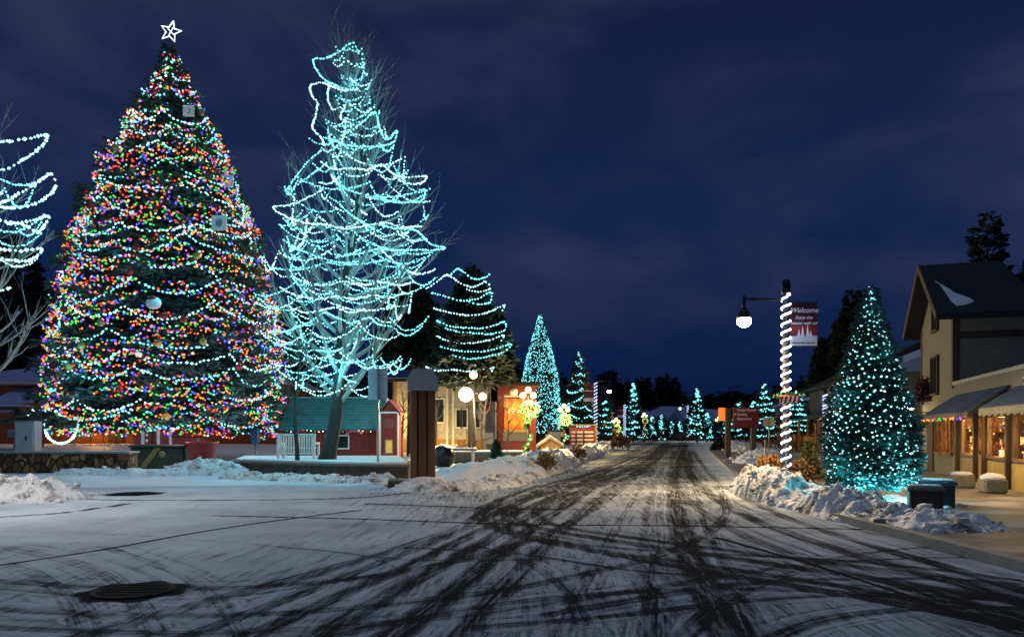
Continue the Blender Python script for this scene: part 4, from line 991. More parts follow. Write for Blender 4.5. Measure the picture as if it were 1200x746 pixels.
wreath_lamp(619, 463, 545, 40, 'garlanded globe lamp in front of the red restaurant', 1, glow=2300)
wreath_lamp(661, 480, 532, 56, 'garlanded globe lamp in front of the looped lit spruce', 2, glow=2300)
wreath_lamp(722, 494, 522, 84, 'garlanded globe lamp near the far left snow bank', 3, glow=500)
wreath_lamp(755, 487, 515, 110, 'garlanded globe lamp by the narrow tall looped tree', 4, glow=60)
wreath_lamp(842, 492, 516, 100, 'garlanded globe lamp on the right side of the street', 5, glow=80)

# bright lamp with starburst in the plaza
d = 39.5; p = empty('street_lamp', (X(556, d), d, 0), label='bright plaza lamp glaring in front of the pale building', cat='street lamp')
zt = Z(462, d)
b = MB(); b.tube([(0, 0, 0), (0, 0, .5), (0, 0, zt + .9)], [.12, .07, .06], 8); b.tube([(0, 0, zt + .1), (X(546, d) - X(556, d), 0, zt + .25)], .03, 6); b.tube([(0, 0, zt + .1), (.35, 0, zt - .02)], .03, 6); b.build('pole', blackmetal, p)
for dx, dz, r_ in ((X(546, d) - X(556, d), 0, .36), (-.05, 1.0, .2), (.42, -.1, .2)):
    b = MB(); b.ball((dx, 0, zt + dz), r_, 0, 14); b.build('lamp_globe', lampglass if r_ > .2 else globeglass, p)
plight('plaza_lamp_light', (X(546, d), d - .55, zt - .1), (1, .78, .45), 1300, .25)
plight('plaza_lamp_light', (X(546, d), d + 1.2, zt - .1), (1, .78, .45), 500, .25)

# ------------------------------------------------------------------ left plaza
def rounded_wall(x0, x1, y0, y1, h, label, loc, rz=0, capt=.09, name='stone_planter'):
    t = empty(name, loc, rz, label=label, cat='planter')
    b = MB(); b.box(x0, x1, y0, y1, -.05, h, 0, .03); b.build('stone_wall', stone, t)
    b = MB(); b.box(x0 - .06, x1 + .06, y0 - .06, y1 + .06, h, h + capt, 0, .03); b.build('coping', M('grey_coping', (.28, .28, .27), .8, .3, 6, .3), t)
    return t
t = rounded_wall(-5.6, 0, 0, .8, .74, 'brown stone planter with grey coping at the left edge', (X(150, 29.5), 29.5, 0))
t = rounded_wall(-3.5, 0, 0, .8, .80, 'second stone planter end behind the left one', (X(18, 32), 32, 0))
# electrical cabinet
d = 31.5; t = empty('utility_cabinet', (X(33, d), d, 0), .12, label='pale grey electrical cabinet behind the left stone planter', cat='cabinet')
zt = Z(493, d); b = MB(); b.box(-.40, .40, -.3, .3, 0, zt, 0, .02); b.build('cabinet_body', greymetal, t)
b = MB(); b.box(-.34, .34, -.325, -.303, .1, zt - .07, 0, .01); dr = b.build('door', M('cabinet_paint', (.52, .56, .60), .5, .08), t)
b = MB(); b.box(.05, .10, -.36, -.327, zt - .8, zt - .62, 0, .01); b.build('handle', blackmetal, dr)
t = empty('meter_box', (X(15, d), d + .1, 0), label='small grey meter box on a post left of the electrical cabinet', cat='meter')
b = MB(); b.tube([(0, 0, 0), (0, 0, 1.5)], .04, 6); b.build('post', greymetal, t)
b = MB(); b.box(-.2, .15, -.15, .1, 1.35, 1.65, 0, .03); b.build('meter', greymetal, t)
# low bollard
o = MB().lathe(0, 0, [(.12, 0), (.12, .75), (.10, .83), (.03, .86)], 12).build('bollard', warmwood, label='short wooden bollard in the snow behind the left planter', cat='bollard'); o.location = (X(126, 33), 33, .05)

# gifts below the big tree
d = 33.0; t = empty('gift_box', (X(190, d), d, 0), .1, label='dark green gift chest with gold diagonal ribbon under the huge spruce', cat='gift box')
b = MB(); b.box(-1.1, 1.1, -.6, .6, 0, .92, 0, .05); b.build('box', greenpaint, t)
b = MB(); b.box(-1.15, 1.15, -.65, .65, .92, 1.03, 0, .03); b.build('lid', greenpaint, t)
b = MB(); b.prism([(-.75, .02), (-.5, .02), (.15, .9), (-.1, .9)], 'y', -.62, -.605); b.ball((.2, -.62, .62), .16, 0, 8, (1, .3, 1)); b.build('ribbon', M('dull_gold', (.14, .12, .04), .5), t)
d = 32.6; t = empty('tree_tub', (X(237, d), d, 0), label='red tapered tub under the huge spruce', cat='tub')
b = MB(); b.lathe(0, 0, [(.44, 0), (.60, 1.05), (.66, 1.07), (.66, 1.16), (.58, 1.16), (.56, .9), (.02, .9)], 20); b.build('tub', redpaint, t)
t = empty('gift_box', (X(186, 35.2), 35.2, 0), label='dark red gift box with silver stripes behind the green chest', cat='gift box')
b = MB(); b.box(-.9, 1.0, -.5, .5, 0, 1.75, 0, .04); b.build('box', darkred, t)
b = MB(); [b.box(x_, x_ + .14, -.52, -.505, .0, 1.75) for x_ in (-.55, .15, .7)]; b.build('ribbon', whitepaint, t)
t = empty('candy_cane', (X(172, 34.4), 34.4, 0), label='red and white striped candy cane beside the dark red gift box', cat='decoration')
b = MB(); 
pts = [(0, 0, 0), (0, 0, 1.5)] + [(.22 - .22 * math.cos(a), 0, 1.5 + .25 * math.sin(a)) for a in np.linspace(.3, PI, 8)]
seq = []
for a, c in zip(pts[:-1], pts[1:]):
    n = max(1, int((Vector(c) - Vector(a)).length / .12)); seq += [tuple(Vector(a).lerp(Vector(c), i / n)) for i in range(n)]
for i in range(len(seq) - 1): b.tube([seq[i], seq[i + 1]], .05, 7, i % 2)
b.build('cane', [redpaint, whitepaint], t)
t = empty('gift_box', (X(222, 35.0), 35.0, 0), label='plain dark red gift box behind the red tub', cat='gift box')
b = MB(); b.box(-.55, .6, -.5, .5, 0, 1.35, 0, .04); b.build('box', darkred, t); b = MB(); b.box(-.6, .65, -.55, .55, 1.35, 1.45, 0, .02); b.build('lid', darkred, t)
d = 38.5; t = empty('post_box', (X(299, d), d, 0), label='blue box on a grey post right of the huge spruce', cat='box')
b = MB(); b.tube([(.06, 0, 0), (.06, 0, 1.0)], .09, 8); b.build('post', greymetal, t); b = MB(); b.box(-.22, .22, -.18, .18, 1.0, 1.75, 0, .05); b.build('box', bluepaint, t)

# long low planter wall with the trees on it
t = empty('garden_wall', (0, 0, 0), label='long low dark stone planter with snowy top in front of the leafless tree', cat='planter')
fp = [(X(272, 29), 29.0), (X(335, 27.3), 27.3), (X(400, 26), 26.0), (X(450, 25.4), 25.4), (X(478, 25.6), 25.6), (X(482, 27.2), 27.2), (X(470, 33), 33.), (X(285, 33), 33.)]
b = MB(); b.prism(fp, 'z', -.05, .42); b.build('stone_wall', M('wall_stone_dark', (.075, .055, .04), .85, .6, 3.5, 1., bdist=.08), t)
fo = [(x - (.06 if i in (0, 7) else 0) + (.06 if i in (4, 5, 6) else 0), y - (.08 if i < 5 else 0)) for i, (x, y) in enumerate(fp)]
b = MB(); b.prism(fo, 'z', .42, .50); b.build('coping', M('coping_dark', (.16, .13, .11), .8, .3, 6, .3), t)
b = MB(); b.prism([(x * 1.0 + (.12 if i in (0, 7) else 0) - (.12 if i in (4, 5, 6) else 0), y + (.1 if i < 5 else -.1)) for i, (x, y) in enumerate(fp)], 'z', .50, .56); b.build('snow_top', snowcap, t)

# white bench seen from behind
d = 29.3; t = empty('park_bench', (X(346, d), d, .56), -.05, label='white slatted bench seen from behind by the leafless tree trunk', cat='bench')
for sx_ in (-.66, .72):
    b = MB(); b.prism([(0, 0), (.09, 0), (.26, .92), (.17, .92)] if False else [(-.03, 0), (.05, 0), (.05, .92), (-.03, .92)], 'x', sx_ - .05, sx_ + .05); b.build('leg', whitepaint, t)
    b = MB(); b.box(sx_ - .05, sx_ + .05, .06, .62, .55, .61); b.build('armrest', whitepaint, t)
    b = MB(); b.box(sx_ - .045, sx_ + .045, .54, .61, 0, .55); b.build('leg', whitepaint, t)
b = MB()
b.box(-.74, .80, -.04, .02, .86, .95, 0, .01); b.box(-.62, .68, -.03, .015, .16, .22)
for k in range(13): x_ = -.58 + k * .1; b.box(x_, x_ + .055, -.022, .008, .22, .86)
b.build('backrest', whitepaint, t)
b = MB(); [b.box(-.62, .68, .06 + k * .11, .14 + k * .11, .38, .41) for k in range(5)]; b.build('seat', whitepaint, t)

# sapling and other thin bare trees
def sapling(u, vt, d, label, seed, z0=0, r0=.06, spread=.6, name='sapling', n=12):
    rng = random.Random(seed); H = Z(vt, d) - z0
    t = empty(name, (X(u, d), d, z0), label=label, cat='tree')
    b = MB(); zz = np.linspace(0, H, 9); pc = [Vector((.12 * math.sin(z * 1.3 + seed) * z / H * 1.2, .08 * math.cos(z * 1.9), z)) for z in zz]; b.tube(pc, [r0 * (1 - .85 * z / H) for z in zz], 7); b.build('trunk', bark, t)
    b = MB()
    for i in range(n):
        q = rng.uniform(.35, .95); k = int(q * 8); p = pc[k].lerp(pc[k + 1], q * 8 - k); a = rng.uniform(0, 2 * PI); l = spread * H * .3 * (1.2 - q)
        p1 = p + Vector((math.cos(a) * l * .5, math.sin(a) * l * .5, l * .55)); p2 = p + Vector((math.cos(a) * l * .75, math.sin(a) * l * .75, l * 1.4))
        b.tube([p, p1, p2], [r0 * .4, r0 * .25, .006], 4, cap=False)
        for j in range(3):
            e_ = p1.lerp(p2, rng.random()); b.tube([e_, e_ + Vector((rng.gauss(0, .2), rng.gauss(0, .2), rng.uniform(.1, .4))) * l * 1.2], [.009, .004], 3, cap=False)
    b.build('branches', bark, t)
sapling(348, 392, 27.6, 'thin leafless sapling left of the garlanded leafless tree', 3, .5, .09, 1.2, n=16)
sapling(509, 440, 44, 'thin dark trunk before the warm lit pale building', 5, 0, .16, .7)
sapling(594, 468, 38, 'twiggy leafless young tree before the red restaurant', 6, 0, .05, 1.6, n=18)
sapling(568, 452, 42, 'bare trunk standing left of the red restaurant', 9, 0, .14, .8)
sapling(471, 450, 40, 'slim dark trunk right of the green roofed hut', 11, 0, .10, .6)

# sign seen from behind
d = 26.5; t = empty('road_sign', (X(443, d), d, .3), label='blank back of a rectangular white sign on a steel post', cat='sign')
b = MB(); b.box(-.035, .035, -.03, .03, 0, Z(430, d) - .3); b.build('post', greymetal, t)
b = MB(); b.box(-.345, .32, .04, .055, Z(468, d) - .3, Z(431.5, d) - .3, 0, .006); b.build('sign_plate', M('sign_back', (.55, .60, .66), .5, .12, 3, .02), t)

# the brown pillar
d = 21.6; t = empty('wooden_pillar', (X(495, d), d, 0), .14, label='thick brown timber pillar with a pale chamfered cap', cat='pillar')
b = MB(); b.box(-.95, .48, -.55, .45, 0, .26, 0, .03); b.build('base_slab', darkstone, t)
zt = Z(458, d)
cm_ = M('pillar_timber', (.13, .055, .025), .6, .5, 5, .4, stretch=(2, 2, .12))
b = MB(); 
for k, (xa, xb, ya, yb) in enumerate(((-.33, -.16, -.33, .30), (-.13, .12, -.28, .30), (.14, .35, -.33, .30))): b.box(xa, xb, ya, yb, .26, zt, 0, .012)
b.box(-.32, .34, .0, .27, .26, zt - .01); b.build('column', cm_, t)
b = MB(); b.prism([(-.42, zt), (.42, zt), (.42, zt + .34), (.26, zt + .60), (-.26, zt + .60), (-.42, zt + .34)], 'y', -.42, .40); b.build('cap', M('cap_metal', (.30, .33, .37), .55, .15, 3, .1), t)
b = MB(); b.ball((.1, -.2, .26), .5, 0, 12, (1, .6, .18)); b.build('snow_top', snowcap, t)

# Santa's hut with the green roof
d = 39; hut = empty('wooden_hut', (X(385, d), d, 0), label='red hut with a long green shingled roof behind the white bench', cat='hut')
xl_, xr = X(330, d) - X(385, d), X(447, d) - X(385, d); ze, zr = Z(501, d), Z(466, d)
b = MB(); b.box(xl_ + .3, xr - .25, 0, 3.2, 0, ze + .05); b.prism([(0, ze), (3.2, ze), (1.6, zr - .1)], 'x', xl_ + .3, xr - .25); b.build('wall', redsiding, hut)
b = MB()
b.prism([(-.45, ze - .12), (-.45, ze - .02), (1.6, zr + .06), (1.6, zr - .06)], 'x', xl_, xr); b.prism([(3.65, ze - .12), (3.65, ze - .02), (1.6, zr + .06), (1.6, zr - .06)][::-1], 'x', xl_, xr)
rf = b.build('roof', greenroof, hut)
b = MB(); b.box(xl_, xr, 1.5, 1.7, zr + .05, zr + .12); b.build('ridge_cap', M('green_cap', (.10, .42, .38), .6), rf)
b = MB(); b.prism([(-.47, ze - .16), (-.47, ze + .02), (1.6, zr + .09), (3.67, ze + .02), (3.67, ze - .16), (1.6, zr - .12)], 'x', xr, xr + .06); b.build('barge_board', whitepaint, rf)
b = MB(); b.box(-.1, 1.0, -.03, 0, .75, 1.35); wd = b.build('window', glassdark, hut); b = MB(); b.box(-.16, 1.06, -.06, -.032, .69, .75); b.box(-.16, 1.06, -.06, -.032, 1.35, 1.41); b.box(-.16, -.1, -.06, -.032, .75, 1.35); b.box(1.0, 1.06, -.06, -.032, .75, 1.35); b.build('frame', whitepaint, wd)
b = MB(); b.box(-.9, -.7, -.12, -.02, .3, 1.3, 0, .04); b.ball((-.8, -.07, 1.42), .13, 1, 8); b.build('figure_cutout', [darkwood, goldpaint], hut)
b = MB(); b.tube([(1.35 + .3 * math.cos(a) * 1.2, -.06, 1.45 + .16 * math.sin(a)) for a in np.linspace(.2, 3.4, 9)] + [(.9, -.06, 1.5)], .045, 6); b.build('ribbon_ornament', M('pink_paint', (.7, .3, .4), .6), hut)
b = MB(); rq = random.Random(9)
b.bulbs([(xl_ + .4 + k * .2, -.42, ze - .16 - .04 * math.sin(k)) for k in range(int((xr - xl_ - .6) / .2))], .022, lambda: rq.randint(0, 3)); b.build('light_string', [bulb['warm'], bulb['red'], bulb['white'], bulb['green']], hut)
# tall red tower at the hut's end
d = 37.5; tw = empty('ticket_booth', (X(456, d), d, 0), -.05, label='narrow red booth with white corner trim beside the green roofed hut', cat='booth')
zt = Z(484, d); b = MB(); b.box(-.42, .42, 0, .9, 0, zt); b.prism([(-.42, zt), (.42, zt), (0, zt + .55)], 'y', 0, .9); b.build('wall', redsiding, tw)
b = MB(); b.box(-.48, -.40, -.05, .0, 0, zt + .02); b.box(.40, .48, -.05, .0, 0, zt + .02); b.box(-.48, .48, -.052, -.002, zt, zt + .08); b.build('trim', whitepaint, tw)
b = MB(); b.prism([(-.58, zt - .06), (-.58, zt + .02), (0, zt + .68), (.58, zt + .02), (.58, zt - .06), (0, zt + .56)], 'y', -.12, 1.02); b.build('roof', darkred, tw)
b = MB(); b.box(-.14, .14, -.03, -.003, .55, 1.15); ww = b.build('window', E('booth_window', (1, .75, .2), .6), tw); b = MB(); b.box(-.2, .2, -.045, -.031, .5, .56); b.box(-.2, .2, -.045, -.031, 1.14, 1.2); b.box(-.2, -.14, -.045, -.031, .56, 1.14); b.box(.14, .2, -.045, -.031, .56, 1.14); b.build('frame', goldpaint, ww)
b = MB(); b.box(-.25, .25, -.03, -.003, 1.75, 2.2); b.build('sign_board', darkred, tw)
plight('booth_light', (X(462, d), d - 1.2, 1.9), (1, .7, .4), 18, .1)
plight('string_glow', (X(345, 36), 36, 1.3), CY, 30, .3); plight('string_glow', (X(420, 35), 35, 2.6), CY, 60, .3); plight('string_glow', (X(365, 25.8), 25.8, 3.0), CY, 90, .4); plight('string_glow', (X(300, 30), 30, 4.0), CY, 200, .4)  # extra cyan lights clear of the strings, added to brighten bench and hut

# ---- lodge behind the big tree
d = 60; lg = empty('lodge', (X(0, d), d, .75), label='long brown lodge with blue snowy roofs behind the huge spruce', cat='building')
x0, x1 = X(-80, d) - X(0, d), X(335, d) - X(0, d); ze, zr = Z(448, d) - .75, Z(427, d) - .75
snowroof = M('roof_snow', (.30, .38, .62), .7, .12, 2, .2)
b = MB(); b.box(x0, x1, 0, 9, -.8, ze); b.build('wall', brownsiding, lg)
b = MB(); xa = X(35, d) - X(0, d)
b.add([(x0 - .5, -1, ze), (x1 + .5, -1, ze), (x1 + .5, 10, ze), (x0 - .5, 10, ze), (xa - 1.4, 4.5, zr + .3), (x1 - 3, 4.5, zr + .3), (x0 - .5, -1, ze - .2), (x1 + .5, -1, ze - .2), (x1 + .5, 10, ze - .2), (x0 - .5, 10, ze - .2)],
      [(0, 1, 5, 4), (1, 2, 5), (2, 3, 4, 5), (3, 0, 4), (6, 7, 1, 0), (7, 8, 2, 1), (8, 9, 3, 2), (9, 6, 0, 3), (9, 8, 7, 6)])
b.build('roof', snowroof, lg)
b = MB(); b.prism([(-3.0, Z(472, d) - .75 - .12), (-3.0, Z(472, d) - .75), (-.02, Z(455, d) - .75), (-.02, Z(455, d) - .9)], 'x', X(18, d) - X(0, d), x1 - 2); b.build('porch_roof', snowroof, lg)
b = MB(); b.box(x0 - .5, x1 + .5, -1.05, -1.0, ze - .2, ze + .03); b.build('fascia', M('fascia_pale', (.5, .5, .5), .7), lg)
for uu in (130,):
    b = MB(); b.box(X(127, d) - X(0, d), X(145, d) - X(0, d), -.08, -.005, .0, Z(497, d) - .75); b.build('door', M('lodge_door', (.03, .015, .01), .6), lg)
b = MB(); b.ball((X(122, d) - X(0, d), -.35, Z(484, d) - .75), .13); b.build('wall_lamp', globeglass, lg)
plight('lodge_lamp_light', (X(122, d), d - .9, Z(486, d)), (1, .45, .10), 520, .15)
plight('lodge_lamp_light', (X(60, d), d - 2.2, Z(488, d)), (1, .40, .12), 14, .3)
plight('lodge_lamp_light', (X(230, d), d - 1.5, Z(484, d)), (1, .42, .12), 40, .3)
t = empty('railing', (X(121, 57), 57, .75), label='black metal railing in front of the lodge door', cat='railing')
b = MB(); zz = .95
b.tube([(-.95, 0, zz), (.95, 0, zz)], .03, 5); [b.tube([(x_, 0, 0), (x_, 0, zz)], .03, 5) for x_ in (-.95, -.0, .95)]; b.build('rails', blackmetal, t)
t = empty('pavilion', (X(0, 50), 50, .4), label='dark flat roofed shelter with snowy roof at the far left edge', cat='shelter')
b = MB(); b.box(-4, 1.2, 0, 3, 2.6, 2.8); b.build('roof', darkwood, t); b = MB(); b.ball((-1.4, 1.5, 2.78), 1.0, 0, 16, (2.7, 1.5, .35)); b.build('roof_snow', snowroof, t)
for x_, y_ in ((-3.8, .2), (1.0, .2), (-3.8, 2.8), (1.0, 2.8)):
    b = MB(); b.box(x_ - .1, x_ + .1, y_ - .1, y_ + .1, -.3, 2.6); b.build('post', darkwood, t)

# ---- pale building with warm light
d = 58; pb = empty('pale_building', (X(460, d), d, 0), label='pale panelled building with yellow lit lower walls behind the plaza lamp', cat='building')
W = X(572, d) - X(460, d); ze = Z(447, d)
b = MB(); b.box(0, W, 0, 8, 1.0, ze); b.build('wall', panelwall, pb)
b = MB(); b.box(.02, W - .02, .03, 7.9, 0, 1.0); b.build('lower_wall', M('warm_lit_plaster', (.48, .26, .05), .8, .2), pb)  # lower wall painted yellow, the warm lamplight put into its colour
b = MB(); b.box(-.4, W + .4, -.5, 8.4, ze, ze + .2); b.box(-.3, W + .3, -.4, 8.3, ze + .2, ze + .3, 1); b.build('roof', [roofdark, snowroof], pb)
for (ua, ub, va, vb) in ((508, 520, 468, 494), (535, 540, 480, 500), (542, 547, 480, 500), (556, 562, 470, 500), (484, 491, 470, 500)):
    b = MB(); xa, xb, za, zb = X(ua, d) - X(460, d), X(ub, d) - X(460, d), Z(vb, d), Z(va, d)
    b.box(xa, xb, -.03, -.003, za, zb); w_ = b.build('window', glassdark, pb)
    b = MB(); b.box(xa - .12, xb + .12, -.08, -.032, zb, zb + .12); b.box(xa - .12, xb + .12, -.08, -.032, za - .12, za); b.box(xa - .12, xa, -.08, -.032, za, zb); b.box(xb, xb + .12, -.08, -.032, za, zb); b.build('frame', whitepaint, w_)
for uu in (464, 488, 500, 524, 531, 550):
    b = MB(); xa = X(uu, d) - X(460, d); b.box(xa - .09, xa + .09, -.12, -.004, 0, ze - .02); b.build('pilaster', whitepaint if uu % 8 else warmwood, pb)
b = MB(); b.box(X(535, d) - X(460, d), X(545, d) - X(460, d), -.05, -.003, .05, 1.75 - .8 + .0); b.build('door', midwood, pb)
plight('facade_light', (X(485, d), d - 1.6, 2.3), (1, .62, .16), 340, .2)
plight('facade_light', (X(535, d), d - 2.0, .6), (1, .66, .2), 150, .2)
# red restaurant
d = 56; rb = empty('restaurant', (X(583, d), d, 0), label='red fronted restaurant with a glowing orange and red sign board', cat='building')
W = X(628, d) - X(583, d)
b = MB(); b.box(0, W, 0, 7, 0, Z(452, d)); b.build('wall', darkred, rb)
b = MB(); b.box(-.3, W + .3, -.6, 7.2, Z(452, d), Z(448, d)); b.build('roof', roofdark, rb)
def mural():
    m, nt, out = newmat('mural_paint'); L = nt.links.new
    bb = N(nt, 'ShaderNodeBsdfPrincipled'); L(bb.outputs[0], out.inputs[0])
    tc = N(nt, 'ShaderNodeTexCoord'); nz = N(nt, 'ShaderNodeTexNoise'); nz.inputs['Scale'].default_value = 1.1; nz.inputs['Detail'].default_value = 4; nz.inputs['Distortion'].default_value = 1.; L(tc.outputs['Object'], nz.inputs[0])
    r = N(nt, 'ShaderNodeValToRGB'); e = r.color_ramp.elements; e[0].position = .35; e[0].color = (.45, .02, .015, 1); e[1].position = .65; e[1].color = (.85, .30, .03, 1)
    L(nz.outputs[0], r.inputs[0]); L(r.outputs[0], bb.inputs[0]); return m
xa, xb, za, zb = X(591, d) - X(583, d), X(619, d) - X(583, d), Z(503, d), Z(467, d)
b = MB(); b.box(xa, xb, -.12, -.02, za, zb); sb = b.build('sign_board', mural(), rb)
b = MB(); b.box(xa - .05, xb + .05, -.2, -.0, za - .2, za); b.build('trim', goldpaint, rb)
scr = MB()
for k in range(4): scr.tube([(xa + .35 + k * .32 + .12 * math.sin(q * 6), -.15, (za + zb) / 2 + .2 + .32 * q * (1 if k % 2 else .6)) for q in np.linspace(-.6, .9, 9)], .025, 5)
scr.build('script_lettering', whitepaint, sb)
b = MB(); b.lathe(0, 0, [(.30, -.03), (.30, .03)], 18); em = b.build('emblem', whitepaint, rb); em.rotation_euler = (PI / 2, 0, 0); em.location = (X(602, d) - X(583, d), -.1, Z(459, d))
b = MB(); rq = random.Random(3); x_ = X(591, d) - X(583, d)
while x_ < X(612, d) - X(583, d): b.box(x_, x_ + .1, -.08, -.01, Z(465, d), Z(463, d)); x_ += .15
b.build('lettering', whitepaint, rb)
b = MB(); b.box(.4, 2.6, -.03, -.005, .9, 1.5); w_ = b.build('window', E('diner_window', (1, .7, .35), .25), rb)
plight('sign_light', (X(606, d), d - 1.3, Z(478, d)), (1, .60, .15), 230, .2)
d = 54; t = empty('street_kiosk', (X(573, d), d, 0), label='dark blue grey kiosk with a small red disc between pale building and restaurant', cat='kiosk')
b = MB(); b.box(-.5, .5, 0, 1, 0, Z(470, d), 0, .04); b.build('kiosk_body', M('slate_paint', (.10, .11, .17), .6), t); b = MB(); b.ball((0, -.04, Z(477, d)), .2, 0, 10, (1, .2, 1)); b.build('disc', redpaint, t)
b = MB(); b.box(-.3, .3, -.03, -.004, .7, 1.5); b.build('panel', whitepaint, t)

# patio furniture, walls, shrub
t = empty('garden_wall', (X(525, 38), 38, 0), label='dark low patio wall topped with snow left of the street', cat='wall')
W = X(612, 38) - X(525, 38)
b = MB(); b.box(0, W, 0, .5, 0, .55, 0, .02); b.build('wall', darkstone, t); b = MB(); b.box(-.03, W + .03, -.05, .55, .55, .65, 0, .03); b.build('snow_top', snowcap, t)
t = empty('picnic_table', (X(540, 35), 35, 0), label='snow covered wooden picnic table on the plaza', cat='table')
b = MB(); b.box(-.75, .75, -.35, .35, .72, .77); b.build('tabletop', midwood, t); b = MB(); b.box(-.72, .72, -.33, .33, .77, .85, 0, .03); b.build('snow_top', snowcap, t)
for x_ in (-.55, .55): b = MB(); b.box(x_ - .05, x_ + .05, -.3, .3, 0, .72); b.build('leg', whitepaint, t)
o = MB().ball((0, 0, .45), .55, 0, 14, (1, 1, .95), .06, random.Random(1)).build('rubbish_bag', M('black_plastic', (.012, .012, .014), .35, .3, 6, .5), label='dark rounded boulder left of the picnic table', cat='boulder'); o.name = 'boulder'; o.location = (X(520, 34.5), 34.5, 0)
t = empty('patio_fence', (X(560, 40), 40, 0), label='thin black arched railing on the patio', cat='railing')
b = MB(); b.tube([(-.9 + 1.7 * q, 0, .75 + .5 * math.sin(PI * q * .5)) for q in np.linspace(0, 1, 8)], .035, 5); [b.tube([(-.9 + 1.7 * q, 0, .3), (-.9 + 1.7 * q, 0, .75 + .5 * math.sin(PI * q * .5))], .022, 4) for q in np.linspace(0, 1, 7)]; b.build('rails', blackmetal, t)
def shrub(u, vb, d, hw, hh, mat, label, seed, z0=0, leaf=.12, n=1400, name='shrub', cone=False):
    rng = np.random.default_rng(seed); R = hw / F * d; H = hh / F * d
    q = rng.normal(0, 1, (n, 3)); q /= np.linalg.norm(q, axis=1)[:, None]; r = rng.uniform(.5, 1., n) ** .5
    if cone: zz = rng.random(n) ** 1.3; P = np.stack([q[:, 0] * R * (1 - zz) * r, q[:, 1] * R * (1 - zz) * r, zz * H + .05], 1)
    else: P = np.stack([q[:, 0] * R * r, q[:, 1] * R * r, np.abs(q[:, 2]) * H * r * (1 + .2 * np.sin(q[:, 0] * 9))], 1)
    D = q * .5 + rng.normal(0, .6, (n, 3)) + [0, 0, .4]; D /= np.linalg.norm(D, axis=1)[:, None]
    W_ = np.cross(D, rng.normal(0, 1, (n, 3))); W_ /= np.linalg.norm(W_, axis=1)[:, None]; l = leaf * rng.uniform(.6, 1.4, n)[:, None]
    V = np.stack([P, P + D * l * .5 + W_ * l * .18, P + D * l, P + D * l * .5 - W_ * l * .18], 1).reshape(-1, 3)
    t = empty(name, (X(u, d), d, z0), label=label, cat='shrub'); mesh_np('foliage', V, np.arange(n * 4).reshape(-1, 4), mat, t)
    b = MB(); b.tube([(0, 0, -.05), (0, 0, H * .7)], [.04, .01], 5); [b.tube([(0, 0, 0), (R * .6 * math.cos(a), R * .6 * math.sin(a), H * .6)], [.02, .006], 4, cap=False) for a in np.arange(0, 6.2, .9)]; b.build('stems', bark, t)
shrub(582, 545, 32, 11, 30, needle, 'small dark green cone shrub behind the big snow mound', 1, 0, .16, 1800, cone=True)
shrub(903, 565, 21.8, 20, 30, brownshrub, 'dry orange brown bush left of the welcome lamp post', 2, .1, .14, 2200)
shrub(938, 568, 21.5, 16, 26, M('dry_leaves_dark', (.16, .08, .03), .85, .5, 20, 0), 'dark dry bush right of the welcome lamp post', 3, .1, .13, 1600)
shrub(948, 565, 23.5, 17, 44, M('needles_olive', (.10, .11, .03), .8, .5, 6, 0), 'small olive cone shrub between lamp post and cone shaped tree', 4, .1, .13, 1900, cone=True)
shrub(640, 548, 27.5, 9, 14, M('dead_grass', (.20, .14, .08), .9, .5, 20, 0), 'tuft of dry grass poking from the left snow bank', 5, .3, .2, 350)
shrub(676, 538, 38, 9, 12, M('dead_grass2', (.16, .11, .08), .9, .5, 20, 0), 'dry twiggy bush in the left snow bank', 6, .3, .22, 380)
shrub(727, 528, 66, 10, 16, M('dead_leaf_red', (.20, .09, .05), .9, .5, 20, 0), 'reddish dry bush at the far end of the left snow bank', 7, .2, .3, 500)
shrub(845, 532, 60, 11, 14, needledark, 'low dark bush left of the brown direction sign', 8, 0, .3, 700)

# little timber shelter with snowy roof
d = 43; t = empty('timber_shelter', (X(645, d), d, 0), label='small golden timber gable roof shelter with snow beside the street', cat='shelter')
ze, zr = Z(523, d), Z(514, d)
b = MB(); b.box(-.55, .55, 0, .9, 0, ze); b.prism([(-.55, ze), (.55, ze), (0, zr - .05)], 'y', 0, .9); b.build('wall', warmwood, t)
b = MB(); b.prism([(-.78, ze - .08), (0, zr), (.78, ze - .08), (.78, ze + .02), (0, zr + .10), (-.78, ze + .02)][::-1], 'y', -.2, 1.1); b.build('roof', warmwood, t)
b = MB(); b.prism([(-.78, ze + .025), (0, zr + .105), (.78, ze + .025), (.74, ze + .13), (0, zr + .24), (-.74, ze + .13)][::-1], 'y', -.18, 1.08); b.build('snow_top', snowcap, t)
plight('shelter_light', (X(638, d), d - 1.6, 1.3), (1, .7, .25), 35, .1)
t = empty('steel_bin', (X(650, 50), 50, 0), label='plain grey steel bin behind the timber shelter', cat='bin'); b = MB(); b.box(-.4, .4, 0, .6, 0, Z(505, 50), 0, .03); b.build('bin_body', greymetal, t); b = MB(); b.box(-.42, .42, -.03, .63, Z(505, 50), Z(504, 50) + .03, 0, .01); b.build('lid', blackmetal, t)
